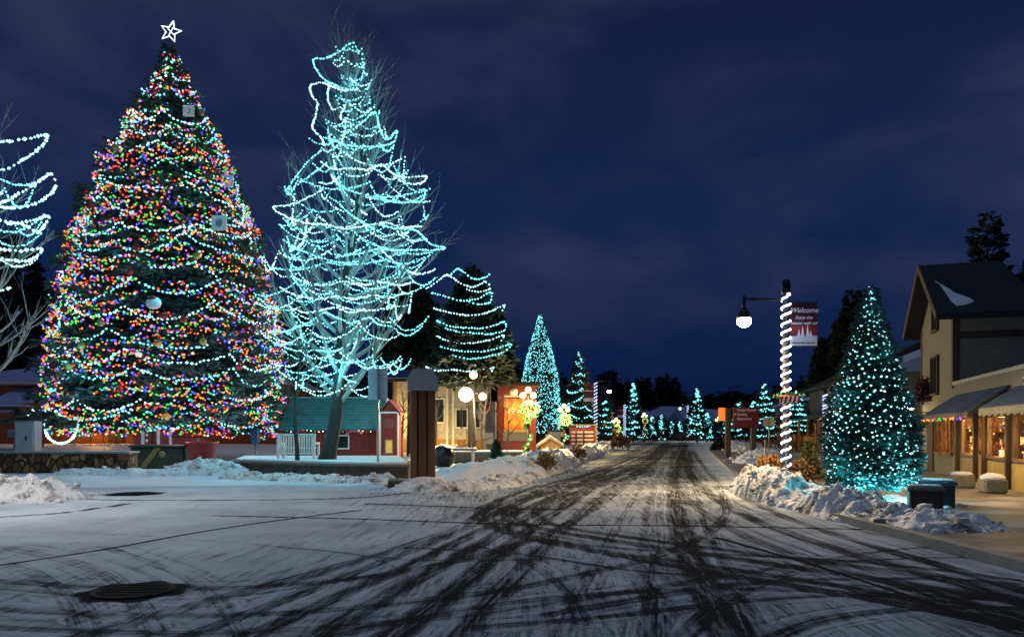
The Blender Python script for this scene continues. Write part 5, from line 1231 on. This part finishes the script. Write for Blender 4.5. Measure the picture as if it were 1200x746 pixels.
# red slatted board
d = 60; t = empty('notice_board', (X(684, d), d, 0), label='red and white striped board with a yellow post by the rope lit pole', cat='board')
xa, xb = X(667, d) - X(684, d), X(697, d) - X(684, d)
b = MB(); b.box(xa, xb, 0, .08, Z(522, d), Z(500, d)); bd = b.build('board', redpaint, t)
b = MB(); [b.box(xa + .15, xb - .1, -.02, -.003, Z(v_ + 1.1, d), Z(v_ - 1.1, d)) for v_ in (506, 510.5, 515, 519.5)]; b.build('stripe', whitepaint, bd)
b = MB(); b.box(xb + .0, xb + .16, -.05, .1, 0, Z(497, d)); b.box(xa, xb, -.02, .06, Z(498.5, d), Z(497, d)); b.build('post', goldpaint, t)
for x_ in (-.6, .0): b = MB(); b.box(x_ - .05, x_ + .05, -.10, -.025, 0, Z(505, d)); b.build('post', blackmetal, t)
plight('board_light', (X(678, d), d - 2.2, 2.2), (1, .75, .5), 40, .1)

# ---- brown direction sign
d = 44; t = empty('direction_sign', (X(874, d), d, 0), label='dark red direction sign reading Visitor Center, Parking and Restrooms', cat='sign')
b = MB(); b.box(-.74, .74, -.04, .04, Z(501, d), Z(477, d), 0, .02); sg = b.build('sign_panel', M('maroon_panel', (.13, .008, .015), .5, .2, 2, .05), t)
for x_ in (X(854, d) - X(874, d), X(884, d) - X(874, d)):
    b = MB(); b.box(x_ - .14, x_ + .14, .05, .3, 0, Z(478, d) if x_ < 0 else Z(500, d)); b.build('post', darkwood, t)
sgw = M('sign_lettering', (.75, .65, .62), .6, .03, 5, 0)
for i, s_ in enumerate(('Visitor Center', 'Parking', 'Restrooms')): text('lettering', s_, .19, sgw, (-.52, -.05, Z(480.2 + 5.1 * i, d)), parent=sg, align='LEFT', bold=.002)
b = MB(); b.prism([(-.68, Z(485.3, d)), (-.60, Z(484, d)), (-.60, Z(486.6, d))], 'y', -.055, -.042); b.build('arrow', sgw, sg)
plight('string_glow', (X(868, d), d - 1.8, 2.9), (1, .75, .7), 10, .1)  # lone warm point lamp facing the sign panel, no string here
t = empty('road_sign', (X(901, 48), 48, 0), label='back of a small grey road sign beside the brown direction sign', cat='sign')
b = MB(); b.box(-.35, .35, 0, .02, Z(499, 48), Z(489, 48)); b.build('sign_plate', greymetal, t); b = MB(); b.tube([(0, -.03, 0), (0, -.03, Z(489, 48))], .035, 6); b.build('post', greymetal, t)
t = empty('road_sign', (X(897, 34), 34, 0), label='thin grey sign post without a visible plate near the snow bank', cat='post'); b = MB(); b.tube([(0, 0, 0), (0, 0, Z(515, 34))], .04, 6); b.build('post', greymetal, t)

# ------------------------------------------------------------------ right shops
A = math.atan2(.952, .3048)
def facx(y): return 12.8 + .32 * (y - 19.7)
def lx(u, y0):                                 # distance along the facade for a photo column
    y = 6.496 / ((u - 600) / F - .32); return (y - y0) / .9524
def window(parent, xa, xb, za, zb, pane, frame, y=.0, fw=.07, mull=0, out=.0):
    b = MB(); b.box(xa, xb, y + .004, y + .03, za, zb); w_ = b.build('window', pane, parent)
    b = MB(); b.box(xa - fw, xb + fw, y + .032, y + .09, zb, zb + fw); b.box(xa - fw, xb + fw, y + .032, y + .12, za - fw, za); b.box(xa - fw, xa, y + .032, y + .09, za, zb); b.box(xb, xb + fw, y + .032, y + .09, za, zb)
    for k in range(mull): q = xa + (xb - xa) * (k + 1) / (mull + 1); b.box(q - .02, q + .02, y + .032, y + .075, za, zb)
    b.build('frame', frame, w_); return w_
def shop_glass(name, seed, strength, c0=(.02, .008, .002), c1=(1, .42, .08)):
    m, nt, out = newmat(name); L = nt.links.new
    tc = N(nt, 'ShaderNodeTexCoord'); mp = N(nt, 'ShaderNodeMapping'); mp.inputs['Location'].default_value = (seed, seed * 2, seed); L(tc.outputs['Object'], mp.inputs[0])
    nz = N(nt, 'ShaderNodeTexNoise'); nz.inputs['Scale'].default_value = 4.5; nz.inputs['Detail'].default_value = 5; nz.inputs['Roughness'].default_value = .75; L(mp.outputs[0], nz.inputs[0])
    r = N(nt, 'ShaderNodeValToRGB'); e = r.color_ramp.elements; e[0].position = .40; e[0].color = (*c0, 1); e[1].position = .68; e[1].color = (*c1, 1)
    k = e.new(.55); k.color = (c1[0] * .5, c1[1] * .3, c1[2] * .2, 1)
    L(nz.outputs[0], r.inputs[0]); em = N(nt, 'ShaderNodeEmission'); L(r.outputs[0], em.inputs[0]); em.inputs[1].default_value = strength
    gl = N(nt, 'ShaderNodeBsdfGlossy'); gl.inputs['Roughness'].default_value = .1; gl.inputs[0].default_value = (.05, .05, .05, 1)
    ad = N(nt, 'ShaderNodeAddShader'); L(em.outputs[0], ad.inputs[0]); L(gl.outputs[0], ad.inputs[1]); L(ad.outputs[0], out.inputs[0]); m.cycles.emission_sampling = 'NONE'
    return m
def hs_pt(o, x_, y_, z_):
    ca, sa_ = math.cos(o.rotation_euler.z), math.sin(o.rotation_euler.z); return (o.location.x + ca * x_ - sa_ * y_, o.location.y + sa_ * x_ + ca * y_, o.location.z + z_)
def clear():
    m, nt, out = newmat('clear_glass'); L = nt.links.new
    t_ = N(nt, 'ShaderNodeBsdfTransparent'); g_ = N(nt, 'ShaderNodeBsdfGlossy'); g_.inputs['Roughness'].default_value = .03; mx_ = N(nt, 'ShaderNodeMixShader'); mx_.inputs[0].default_value = .07
    L(t_.outputs[0], mx_.inputs[1]); L(g_.outputs[0], mx_.inputs[2]); L(mx_.outputs[0], out.inputs[0]); return m
clear_glass = clear()
def goods(parent, xa, xb, za, zb, seed, mats, n=26):
    rng = random.Random(seed); b = MB()
    for k in range(n):
        x_, z_ = rng.uniform(xa + .06, xb - .06), rng.uniform(za + .05, zb - .15)
        if rng.random() < .5: b.ball((x_, .045, z_), rng.uniform(.02, .055), rng.randrange(len(mats)), 7)
        else: s_ = rng.uniform(.02, .05); b.box(x_ - s_, x_ + s_, .032, .06, z_ - s_ * 1.6, z_ + s_ * 1.6, rng.randrange(len(mats)))
    b.build('window_display', mats, parent)
gm = [redpaint, goldpaint, whitepaint, darkwood, E('display_glow', (1, .5, .12), 1.6), greenpaint, darkwood]  # one goods material glows by itself, added to brighten the displays
Y0 = 25.5; hs = empty('gabled_house', (facx(Y0), Y0, .12), A, label='cream stucco house with a steep dark gable roof above the shops', cat='building')
LH, ZE, ZR_ = 5.2, 5.45, 7.35
b = MB(); b.prism([(0, -.2), (LH, -.2), (LH, ZE), (LH / 2, ZR_), (0, ZE)], 'y', -1.9, 0); b.box(0, LH, -7.5, -1.9, -.2, ZE - .12); b.build('wall', stucco, hs)
b = MB(); b.box(-.25, LH + .25, -7.7, -2.3, ZE - .12, ZE + .04); b.build('flat_roof', roofdark, hs)
b = MB(); ov = .42; sl_ = (ZR_ - ZE) / (LH / 2); th_ = .2
yb_, yf_ = -2.7, .55
for sg_ in (0, 1):
    xe = -ov if sg_ == 0 else LH + ov; zE = ZE - ov * sl_
    P_ = [(xe, yf_, zE), (LH / 2, yf_, ZR_), (LH / 2, yb_ + .7, ZR_), (xe, yb_, zE)]
    vs = P_ + [(p[0], p[1], p[2] + th_) for p in P_]
    b.add(vs, [(0, 1, 2, 3), (7, 6, 5, 4), (0, 4, 5, 1), (1, 5, 6, 2), (2, 6, 7, 3), (3, 7, 4, 0)])
P_ = [(-ov, yb_, ZE - ov * sl_ + .01), (LH + ov, yb_, ZE - ov * sl_ + .01), (LH / 2, yb_ + .7, ZR_ + .01)]
b.add(P_ + [(p[0], p[1], p[2] + th_) for p in P_], [(0, 1, 2), (5, 4, 3), (0, 3, 4, 1), (1, 4, 5, 2), (2, 5, 3, 0)])
rf = b.build('roof', roofdark, hs)
nx = sl_; 
b = MB()  # snow patch on the near slope, lying on the shingles
def onroof(s_, y_, lift=.205): xx_ = -ov + s_ * (LH / 2 + ov); return (xx_, y_, ZE - ov * sl_ + (xx_ + ov) * sl_ + lift)
rim = [(.64, .28), (.56, .16), (.40, .08), (.22, .02), (.13, -.08), (.14, -.36), (.20, -.66), (.26, -.5), (.34, -.22), (.50, .04)]
b.add([onroof(s_, y_) for s_, y_ in rim] + [onroof(s_, y_, .27) for s_, y_ in [((a - .3) * .85 + .3, (c + .1) * .85 - .1) for a, c in rim]],
      [tuple(range(10, 20))] + [(i, (i + 1) % 10, (i + 1) % 10 + 10, i + 10) for i in range(10)]); b.build('roof_snow', snowcap, rf)
for bx_ in ((-.03, .16, -.18, .03, 2.9, ZE - .02), (-.035, -.002, -7.4, -.18, 4.55, 4.78), (LH - .16, LH + .03, -.1, .03, 0, ZE - .02)): MB().box(*bx_).build('timber_trim', darkwood, hs)
b = MB(); b.prism([(-ov, ZE - ov * sl_ - .03), (LH / 2, ZR_ - .03), (LH + ov, ZE - ov * sl_ - .03), (LH + ov, ZE - ov * sl_ + .24), (LH / 2, ZR_ + .24), (-ov, ZE - ov * sl_ + .24)][::-1], 'y', yf_ + .002, yf_ + .06); b.build('barge_board', darkwood, rf)
window(hs, 2.15, 2.95, 5.15 - .0, 6.2, glassdark, darkwood, mull=1)
window(hs, 2.15, 3.15, 2.85, 4.15, glassdark, darkwood, mull=1)
window(hs, .1, 1.05, .75, 1.85, shop_glass('window_glow_one', 3, .9), midwood, mull=1)
window(hs, 1.35, 2.4, .75, 1.85, shop_glass('window_glow_two', 5, .5), midwood, mull=1)
b = MB(); b.box(2.9, 3.9, .01, .06, 0, 1.95); b.build('door', darkwood, hs)
b = MB(); b.tube([(LH - .5, 0, 2.55), (LH - .5, .55, 2.55)], .025, 6); b.lathe(LH - .5, .55, [(.04, 2.55), (.22, 2.42), (.22, 2.40), (.05, 2.44)], 14); fx = b.build('wall_lamp', blackmetal, hs); b = MB(); b.ball((LH - .5, .55, 2.38), .12, 0, 12, (1.6, 1.6, .6)); b.build('lamp_globe', lampglass, fx)
# oval hanging sign
yy = 28.8; t = empty('hanging_sign', (facx(yy) - .9, yy, 2.0), A, label='small cream oval hanging sign below the wall lamp', cat='sign')
b = MB(); b.lathe(0, 0, [(.24, -.02), (.24, .02)], 22); o = b.build('sign_plate', M('cream_sign', (.6, .5, .3), .6), t); o.rotation_euler = (PI / 2, 0, PI / 2); o.scale = (1.25, .75, 1)
b = MB(); [b.box(-.035, -.025, -.16 + k * .11, -.10 + k * .11, -.08, .08) for k in range(3)]; b.build('lettering', darkwood, t); b = MB(); b.tube([(0, -.9, .3), (0, .3, .3)], .015, 5); b.tube([(0, 0, .3), (0, 0, .17)], .008, 4); b.build('bracket', blackmetal, t)
shrub(1079, 470, 29.4, 9, 16, M('hanging_leaves', (.10, .16, .03), .8, .5, 20, 0), 'trailing plant hanging beside the wall lamp', 12, 1.75, .12, 500, name='hanging_plant')
shrub(1082, 462, 29.0, 9, 26, M('dry_vine', (.07, .025, .035), .9, .5, 20, 0), 'dark reddish vine clump above the awning on the house front', 14, 2.7, .16, 900, name='vine')
plight('wall_lamp_light', (facx(30) - 1.5, 29.2, 2.2), (1, .72, .3), 45, .12)

Y1 = 14.0; sh = empty('shop_building', (facx(Y1), Y1, .12), A, label='low cream shopfront with amber lit display windows and sloping awnings', cat='building')
LS = (25.5 - Y1) / .9524 - .02
SW = [((a_ - Y1) / .9524, (c_ - Y1) / .9524) for a_, c_ in ((15.0, 16.7), (17.2, 19.3), (20.0, 21.5), (22.9, 24.2))]
b = MB(); b.box(0, LS, -5, -.7, -.2, 3.0); ed = [0] + [q for w_ in SW for q in w_] + [LS]
for k in range(0, len(ed), 2): b.box(ed[k], ed[k + 1], -.702, 0, -.2, 3.0)
for xa, xb in SW: b.box(xa - .002, xb + .002, -.702, -.001, -.2, .80); b.box(xa - .002, xb + .002, -.702, -.001, 1.86, 3.0)
b.build('wall', stucco, sh)
b = MB(); b.box(-.05, LS + .03, -.32, .05, 3.0, 3.12, 0, .02); b.build('parapet_coping', M('coping_cream', (.42, .40, .36), .8), sh)
def sx2(y): return (y - Y1) / .9524
ochre = M('ochre_render', (.50, .36, .10), .8, .15, 5, .2)
b = MB(); b.box(sx2(14.2), sx2(21.7), .003, .035, -.05, .66); b.build('lower_wall', ochre, sh)
b = MB(); b.box(sx2(22.6), LS - .02, .003, .035, -.05, .66); b.build('lower_wall', M('tan_render', (.28, .21, .12), .8, .2), sh)
for i, (ya, yb2, stn, n_) in enumerate(((15.0, 16.7, .8, 30), (17.2, 19.3, 1.0, 30), (20.0, 21.5, 1.3, 40), (22.9, 24.2, 2.0, 30))):
    xa, xb = sx2(ya), sx2(yb2)
    w_ = window(sh, xa, xb, .80, 1.86, clear_glass, midwood, y=-.03, mull=0)
    b = MB(); [b.box(xa + .02, xb - .02, -.36, -.08, z_ - .02, z_) for z_ in (1.14, 1.48)]; b.build('shelf', midwood, w_)
    b = MB(); b.box(xa + .004, xb - .004, -.44, -.41, .80, 1.86); b.box(xa + .004, xa + .03, -.41, -.04, .80, 1.86); b.box(xb - .03, xb - .004, -.41, -.04, .80, 1.86); b.build('display_back', M('display_lining', (.12, .035, .012), .7, .5, 9, .2), w_)
    rng = random.Random(40 + i); b = MB()
    for z_ in (.80, 1.14, 1.48):
        x_ = xa + .07
        while x_ < xb - .1:
            h_ = rng.uniform(.08, .27); k_ = rng.randrange(len(gm)); y_ = -.20 + rng.uniform(-.06, .06); t_ = rng.random()
            if t_ < .35: b.ball((x_, y_, z_ + h_ * .45), h_ * .45, k_, 8)
            elif t_ < .6: b.lathe(x_, y_, [(h_ * .3, z_), (h_ * .26, z_ + h_ * .5), (.012, z_ + h_)], 8, k_)
            else: b.box(x_ - h_ * .28, x_ + h_ * .28, y_ - .05, y_ + .05, z_, z_ + h_, k_)
            x_ += rng.uniform(.05, .11)
    for k_ in range(26): q_ = rng.uniform(xa + .08, xb - .08); b.ball((q_, rng.uniform(-.12, -.06), rng.uniform(.95, 1.82)), rng.uniform(.015, .035), rng.choice((0, 1, 4)), 7)
    b.build('window_display', gm, w_)
    c_ = hs_pt(sh, (xa + xb) / 2, -.12, 1.80); plight('display_light', c_, (1, .62, .20), 42, .05); c_ = hs_pt(sh, (xa + xb) / 2, -.1, 1.0); plight('display_light', c_, (1, .55, .16), 22, .05)
b = MB(); b.box(sx2(21.75), sx2(22.45), .003, .05, 0, 1.95); dr = b.build('door', warmwood, sh); b = MB(); b.box(sx2(21.85), sx2(22.35), .052, .06, .8, 1.85); b.build('pane', shop_glass('door_glow', 9, .7), dr)
for yq in (19.6, 22.55, 24.6, 21.68):
    b = MB(); b.box(sx2(yq) - .06, sx2(yq) + .06, .037, .16, 0, 2.02); b.build('post', darkwood, sh)
# awnings
def awning(ya, yb2, outw, zt, zb, mat, fringe, lab):
    b = MB(); xa, xb = sx2(ya), sx2(yb2)
    b.prism([(.04, zt), (outw, zb), (outw, zb + .03), (.04, zt + .05)], 'x', xa, xb); a_ = b.build('awning', mat, sh, label=lab)
    b = MB(); b.prism([(.05, zt - .03), (outw - .03, zb - .02), (.05, zb - .05)], 'x', xa + .02, xa + .05); b.prism([(.05, zt - .03), (outw - .03, zb - .02), (.05, zb - .05)], 'x', xb - .05, xb - .02); b.build('side_flap', M('awning_side', (.03, .035, .04), .9), a_)
    b = MB(); n = int((xb - xa) / .16)
    for k in range(n): x_ = xa + (xb - xa) * k / n; dz = .06 + .05 * ((k * 7) % 3) / 2; b.box(x_ + .005, x_ + (xb - xa) / n - .005, outw - .01, outw + .008, zb - .10 - dz, zb + .0, k % 2)
    b.build('valance', fringe, a_)
awning(19.7, 25.0, 1.0, 2.62, 1.98, clothdark, [M('fringe_grey', (.22, .20, .18), .9), M('fringe_tan', (.12, .10, .09), .9)], 'blue cloth awning with icicle fringed edge')
awning(14.2, 19.2, .85, 2.55, 2.05, clothdark, [M('cream_board', (.26, .24, .18), .8), M('cream_board', (.26, .24, .18), .8)], 'blue cloth awning over cream fascia')
b = MB(); rq = random.Random(14)
pts = [(sx2(19.8) + k * .27, 1.03 + .03 * math.sin(k * 2), 1.86 - .05 * math.sin(k * 1.7) ** 2) for k in range(21)]
b.bulbs(pts, .035, lambda: rq.randint(0, 4)); b.tube(pts, .006, 4, 5, sm=False); b.build('light_string', [bulb['red'], bulb['blue'], bulb['amber'], bulb['green'], bulb['pink'], blackmetal], sh)
b = MB(); b.bulbs([(sx2(23.3) + k * .12, .5, 1.93) for k in range(14)], .03, 0); b.build('light_string', bulb['warm'], sh)
# blue sign board on the shop wall
t = empty('shop_sign', (facx(18.2), 18.2, 2.6), A, label='small dark blue wall sign with a scalloped pale border above the awning', cat='sign')
b = MB(); b.box(-.55, .55, .01, .05, -.1, .28, 0, .02); pl = b.build('sign_plate', M('navy_paint', (.015, .018, .06), .5), t)
b = MB(); b.box(-.60, .60, .006, .03, -.15, -.1); b.box(-.60, .60, .006, .03, .28, .33); b.box(-.6, -.55, .006, .03, -.1, .28); b.box(.55, .60, .006, .03, -.1, .28); b.build('frame', M('sign_border', (.4, .4, .36), .6), t)
b = MB(); [b.box(-.4 + k * .14, -.31 + k * .14, .052, .06, .0, .16) for k in range(6)]; b.build('lettering', greymetal, pl)
for yq, p_ in ((20.9, 20), (23.4, 18), (18.3, 18), (26.5, 9)):
    plight('shop_window_light', (facx(yq) - .45, yq, 1.35), (1, .58, .16), p_, .15)
# stone blocks with snow on the pavement
for i, (u, v, w_, lb) in enumerate(((1127, 567, .55, 'stone block with patchy snow by the amber window, left of two'), (1163, 573, .62, 'stone block with thick snow by the shop door, right of two'))):
    y = F * (HC - .12) / (v + 4 - HOR); t = empty('stone_block', (X(u, y), y, .12), A, label=lb, cat='stone block')
    b = MB(); b.box(-.35, .35, -.25, .25, 0, .36, 0, .05); b.build('block', M('block_stone', (.20, .17, .12), .85, .4, 9, .6), t)
    b = MB(); b.ball((0, 0, .36), .4, 0, 14, (.9, .66, .3 if i else .16), .05, random.Random(i)); b.build('snow_top', snowcap, t)
# dark stone bench blocks by the cone tree
for (u0, u1, yn, dy, zt, lb) in ((1068, 1103, 13.4, .6, .50, 'dark stone seat block with snow on top, nearest the cone tree'), (1080, 1117, 14.9, .7, .50, 'dark stone seat block behind the snowy one')):
    xa, xb = X(u0, yn), X(u1, yn); t = empty('stone_bench', ((xa + xb) / 2, yn, .12), -.40, label=lb, cat='bench')
    b = MB(); hw = (xb - xa) / 2; b.box(-hw, hw, 0, dy, 0, zt - .07, 0, .02); b.build('base', darkstone, t); b = MB(); b.box(-hw - .04, hw + .04, -.04, dy + .04, zt - .07, zt, 0, .015); b.build('seat', M('seat_slab', (.12, .12, .12), .7), t)
    b = MB(); b.box(-hw, hw, .1, dy, zt + .001, zt + .03, 0, .01); b.build('snow_top', snowcap, t)

# ---- shops further down the right side
def row_shop(ya, yb2, ze, zr, x0, label, wallm, seed, lit=.5, gable=False):
    a2 = math.atan2(1, .2); t = empty('shop_building', (x0, ya, .0), a2, label=label, cat='building')
    Ln = (yb2 - ya) * 1.02; b = MB()
    b.box(0, Ln, -8, 0, 0, ze); b.build('wall', wallm, t)
    b = MB()
    b.prism([(.6, ze - .05), (.6, ze + .1), (-4, zr), (-8.4, ze + .1), (-8.4, ze - .05)], 'x', -.3, Ln + .3); b.build('roof', snowroof if seed % 2 else roofdark, t)
    b = MB(); b.prism([(.02, 2.9), (2.0, 2.35), (2.0, 2.43), (.02, 3.05)], 'x', 0, Ln); b.build('porch_roof', roofdark, t)
    n = max(2, int(Ln / 3)); rng = random.Random(seed)
    for k in range(n):
        xa = Ln * (k + .2) / n; xb = Ln * (k + .8) / n
        window(t, xa, xb, .7, 2.1, shop_glass('row_glow_%s' % chr(97 + seed * 5 + k) if seed * 5 + k < 26 else 'row_glow_z', seed * 3 + k, lit * rng.uniform(.3, 1.3)), warmwood, mull=1)
        b = MB(); b.box(Ln * k / n + .05, Ln * k / n + .2, 1.8, 1.95, 0, 2.4); b.build('post', midwood, t)
    return t
row_shop(33, 44, 4.2, 6.2, 16.8, 'low shop with porch behind the cone shaped tree', stucco, 1, .8)
row_shop(46, 60, 4.6, 7.0, 20.4, 'dark roofed shop with warm porch right of the welcome lamp post', darkwood, 2, .7)
row_shop(62, 84, 4.2, 6.2, 24.6, 'far dark shop behind the bright looped light tree', darkwood, 3, .8)
row_shop(88, 120, 4.4, 6.6, 31.0, 'farthest shop on the right with an orange glow', darkwood, 4, 1.)
for (x_, y_, p_) in ((18.2, 44, 40), (20.5, 50, 60), (22.5, 56, 50), (27, 70, 70), (32, 92, 80)): plight('porch_light', (x_ - .4, y_, 2.1), (1, .6, .2), p_, .2)
o = MB().box(-.42, .42, -.1, .1, -.75, .75, 0, .1).build('neon_sign', E('neon_orange', (1, .16, .02), 1.6), label='orange red glowing upright sign far down the right side', cat='sign'); o.location = (X(846, 90), 90, Z(485, 90)); 
# far left street side
def far_house(u, d, w_, ze, zr, label, wallm, roofm, lit):
    t = empty('house', (X(u, d), d, 0), .2, label=label, cat='building')
    b = MB(); b.box(-w_ / 2, w_ / 2, 0, 8, 0, ze); b.build('wall', wallm, t); b = MB(); b.prism([(-.8, ze - .1), (-.8, ze + .1), (4, zr), (8.8, ze + .1), (8.8, ze - .1)][::-1], 'x', -w_ / 2 - .5, w_ / 2 + .5); b.build('roof', roofm, t)
    for k in range(3):
        x_ = -w_ / 3 + k * w_ / 3
        b = MB(); b.box(x_ - w_ / 12, x_ + w_ / 12, -.06, -.01, 1., 2.6); b.build('window', E('house_glow', (1, .6, .25), lit), t)
far_house(775, 175, 20, 4.2, 7.4, 'distant house with a blue snowy roof closing the street', darkwood, snowroof, .5)
far_house(650, 92, 14, 4.5, 7.5, 'dark house behind the slender lit tree', darkwood, roofdark, .35)
far_house(700, 125, 14, 3.5, 5.5, 'dark house behind the short spruce on the left', darkwood, roofdark, .4)
far_house(745, 150, 12, 3.5, 5.4, 'low dark house left of the street end', darkwood, snowroof, .4)
far_house(850, 150, 16, 3.6, 6.0, 'low dark house right of the street end', darkwood, snowroof, .5)
far_house(520, 95, 24, 5, 8.6, 'dark house far behind the pale building', darkwood, roofdark, .2)
t = empty('parked_car', (X(805, 128), 128, 0), .3, label='small dark car parked at the far end of the street', cat='car')
b = MB(); b.prism([(-2.1, .35), (2.1, .35), (2.15, .8), (1.4, .95), (.9, 1.4), (-1.1, 1.45), (-1.7, .95), (-2.15, .85)], 'y', -.85, .85); b.build('body', M('car_paint', (.04, .04, .05), .3, .1, 3, 0), t)
for x_ in (-1.3, 1.3):
    for y_ in (-.86, .70): 
        b = MB(); b.tube([(x_, y_, .34), (x_, y_ + .16, .34)], .34, 14); b.build('wheel', blackmetal, t)
b = MB(); b.prism([(-1.0, 1.0), (.85, 1.0), (.75, 1.34), (-.95, 1.38)], 'y', -.87, -.855); b.build('side_window', glassdark, t)

# ------------------------------------------------------------------ render
SC.render.engine = 'CYCLES'
SC.view_settings.view_transform = 'Standard'; SC.view_settings.look = 'None'; SC.view_settings.gamma = 1; SC.view_settings.exposure = 0
SC.view_settings.use_curve_mapping = False
cy = SC.cycles; cy.use_denoising = True; cy.max_bounces = 5; cy.diffuse_bounces = 2; cy.glossy_bounces = 2; cy.transparent_max_bounces = 4
cy.sample_clamp_indirect = 1.5; cy.sample_clamp_direct = 0; cy.caustics_reflective = False; cy.caustics_refractive = False
try: cy.use_light_tree = True
except Exception: pass
SC.render.use_persistent_data = False
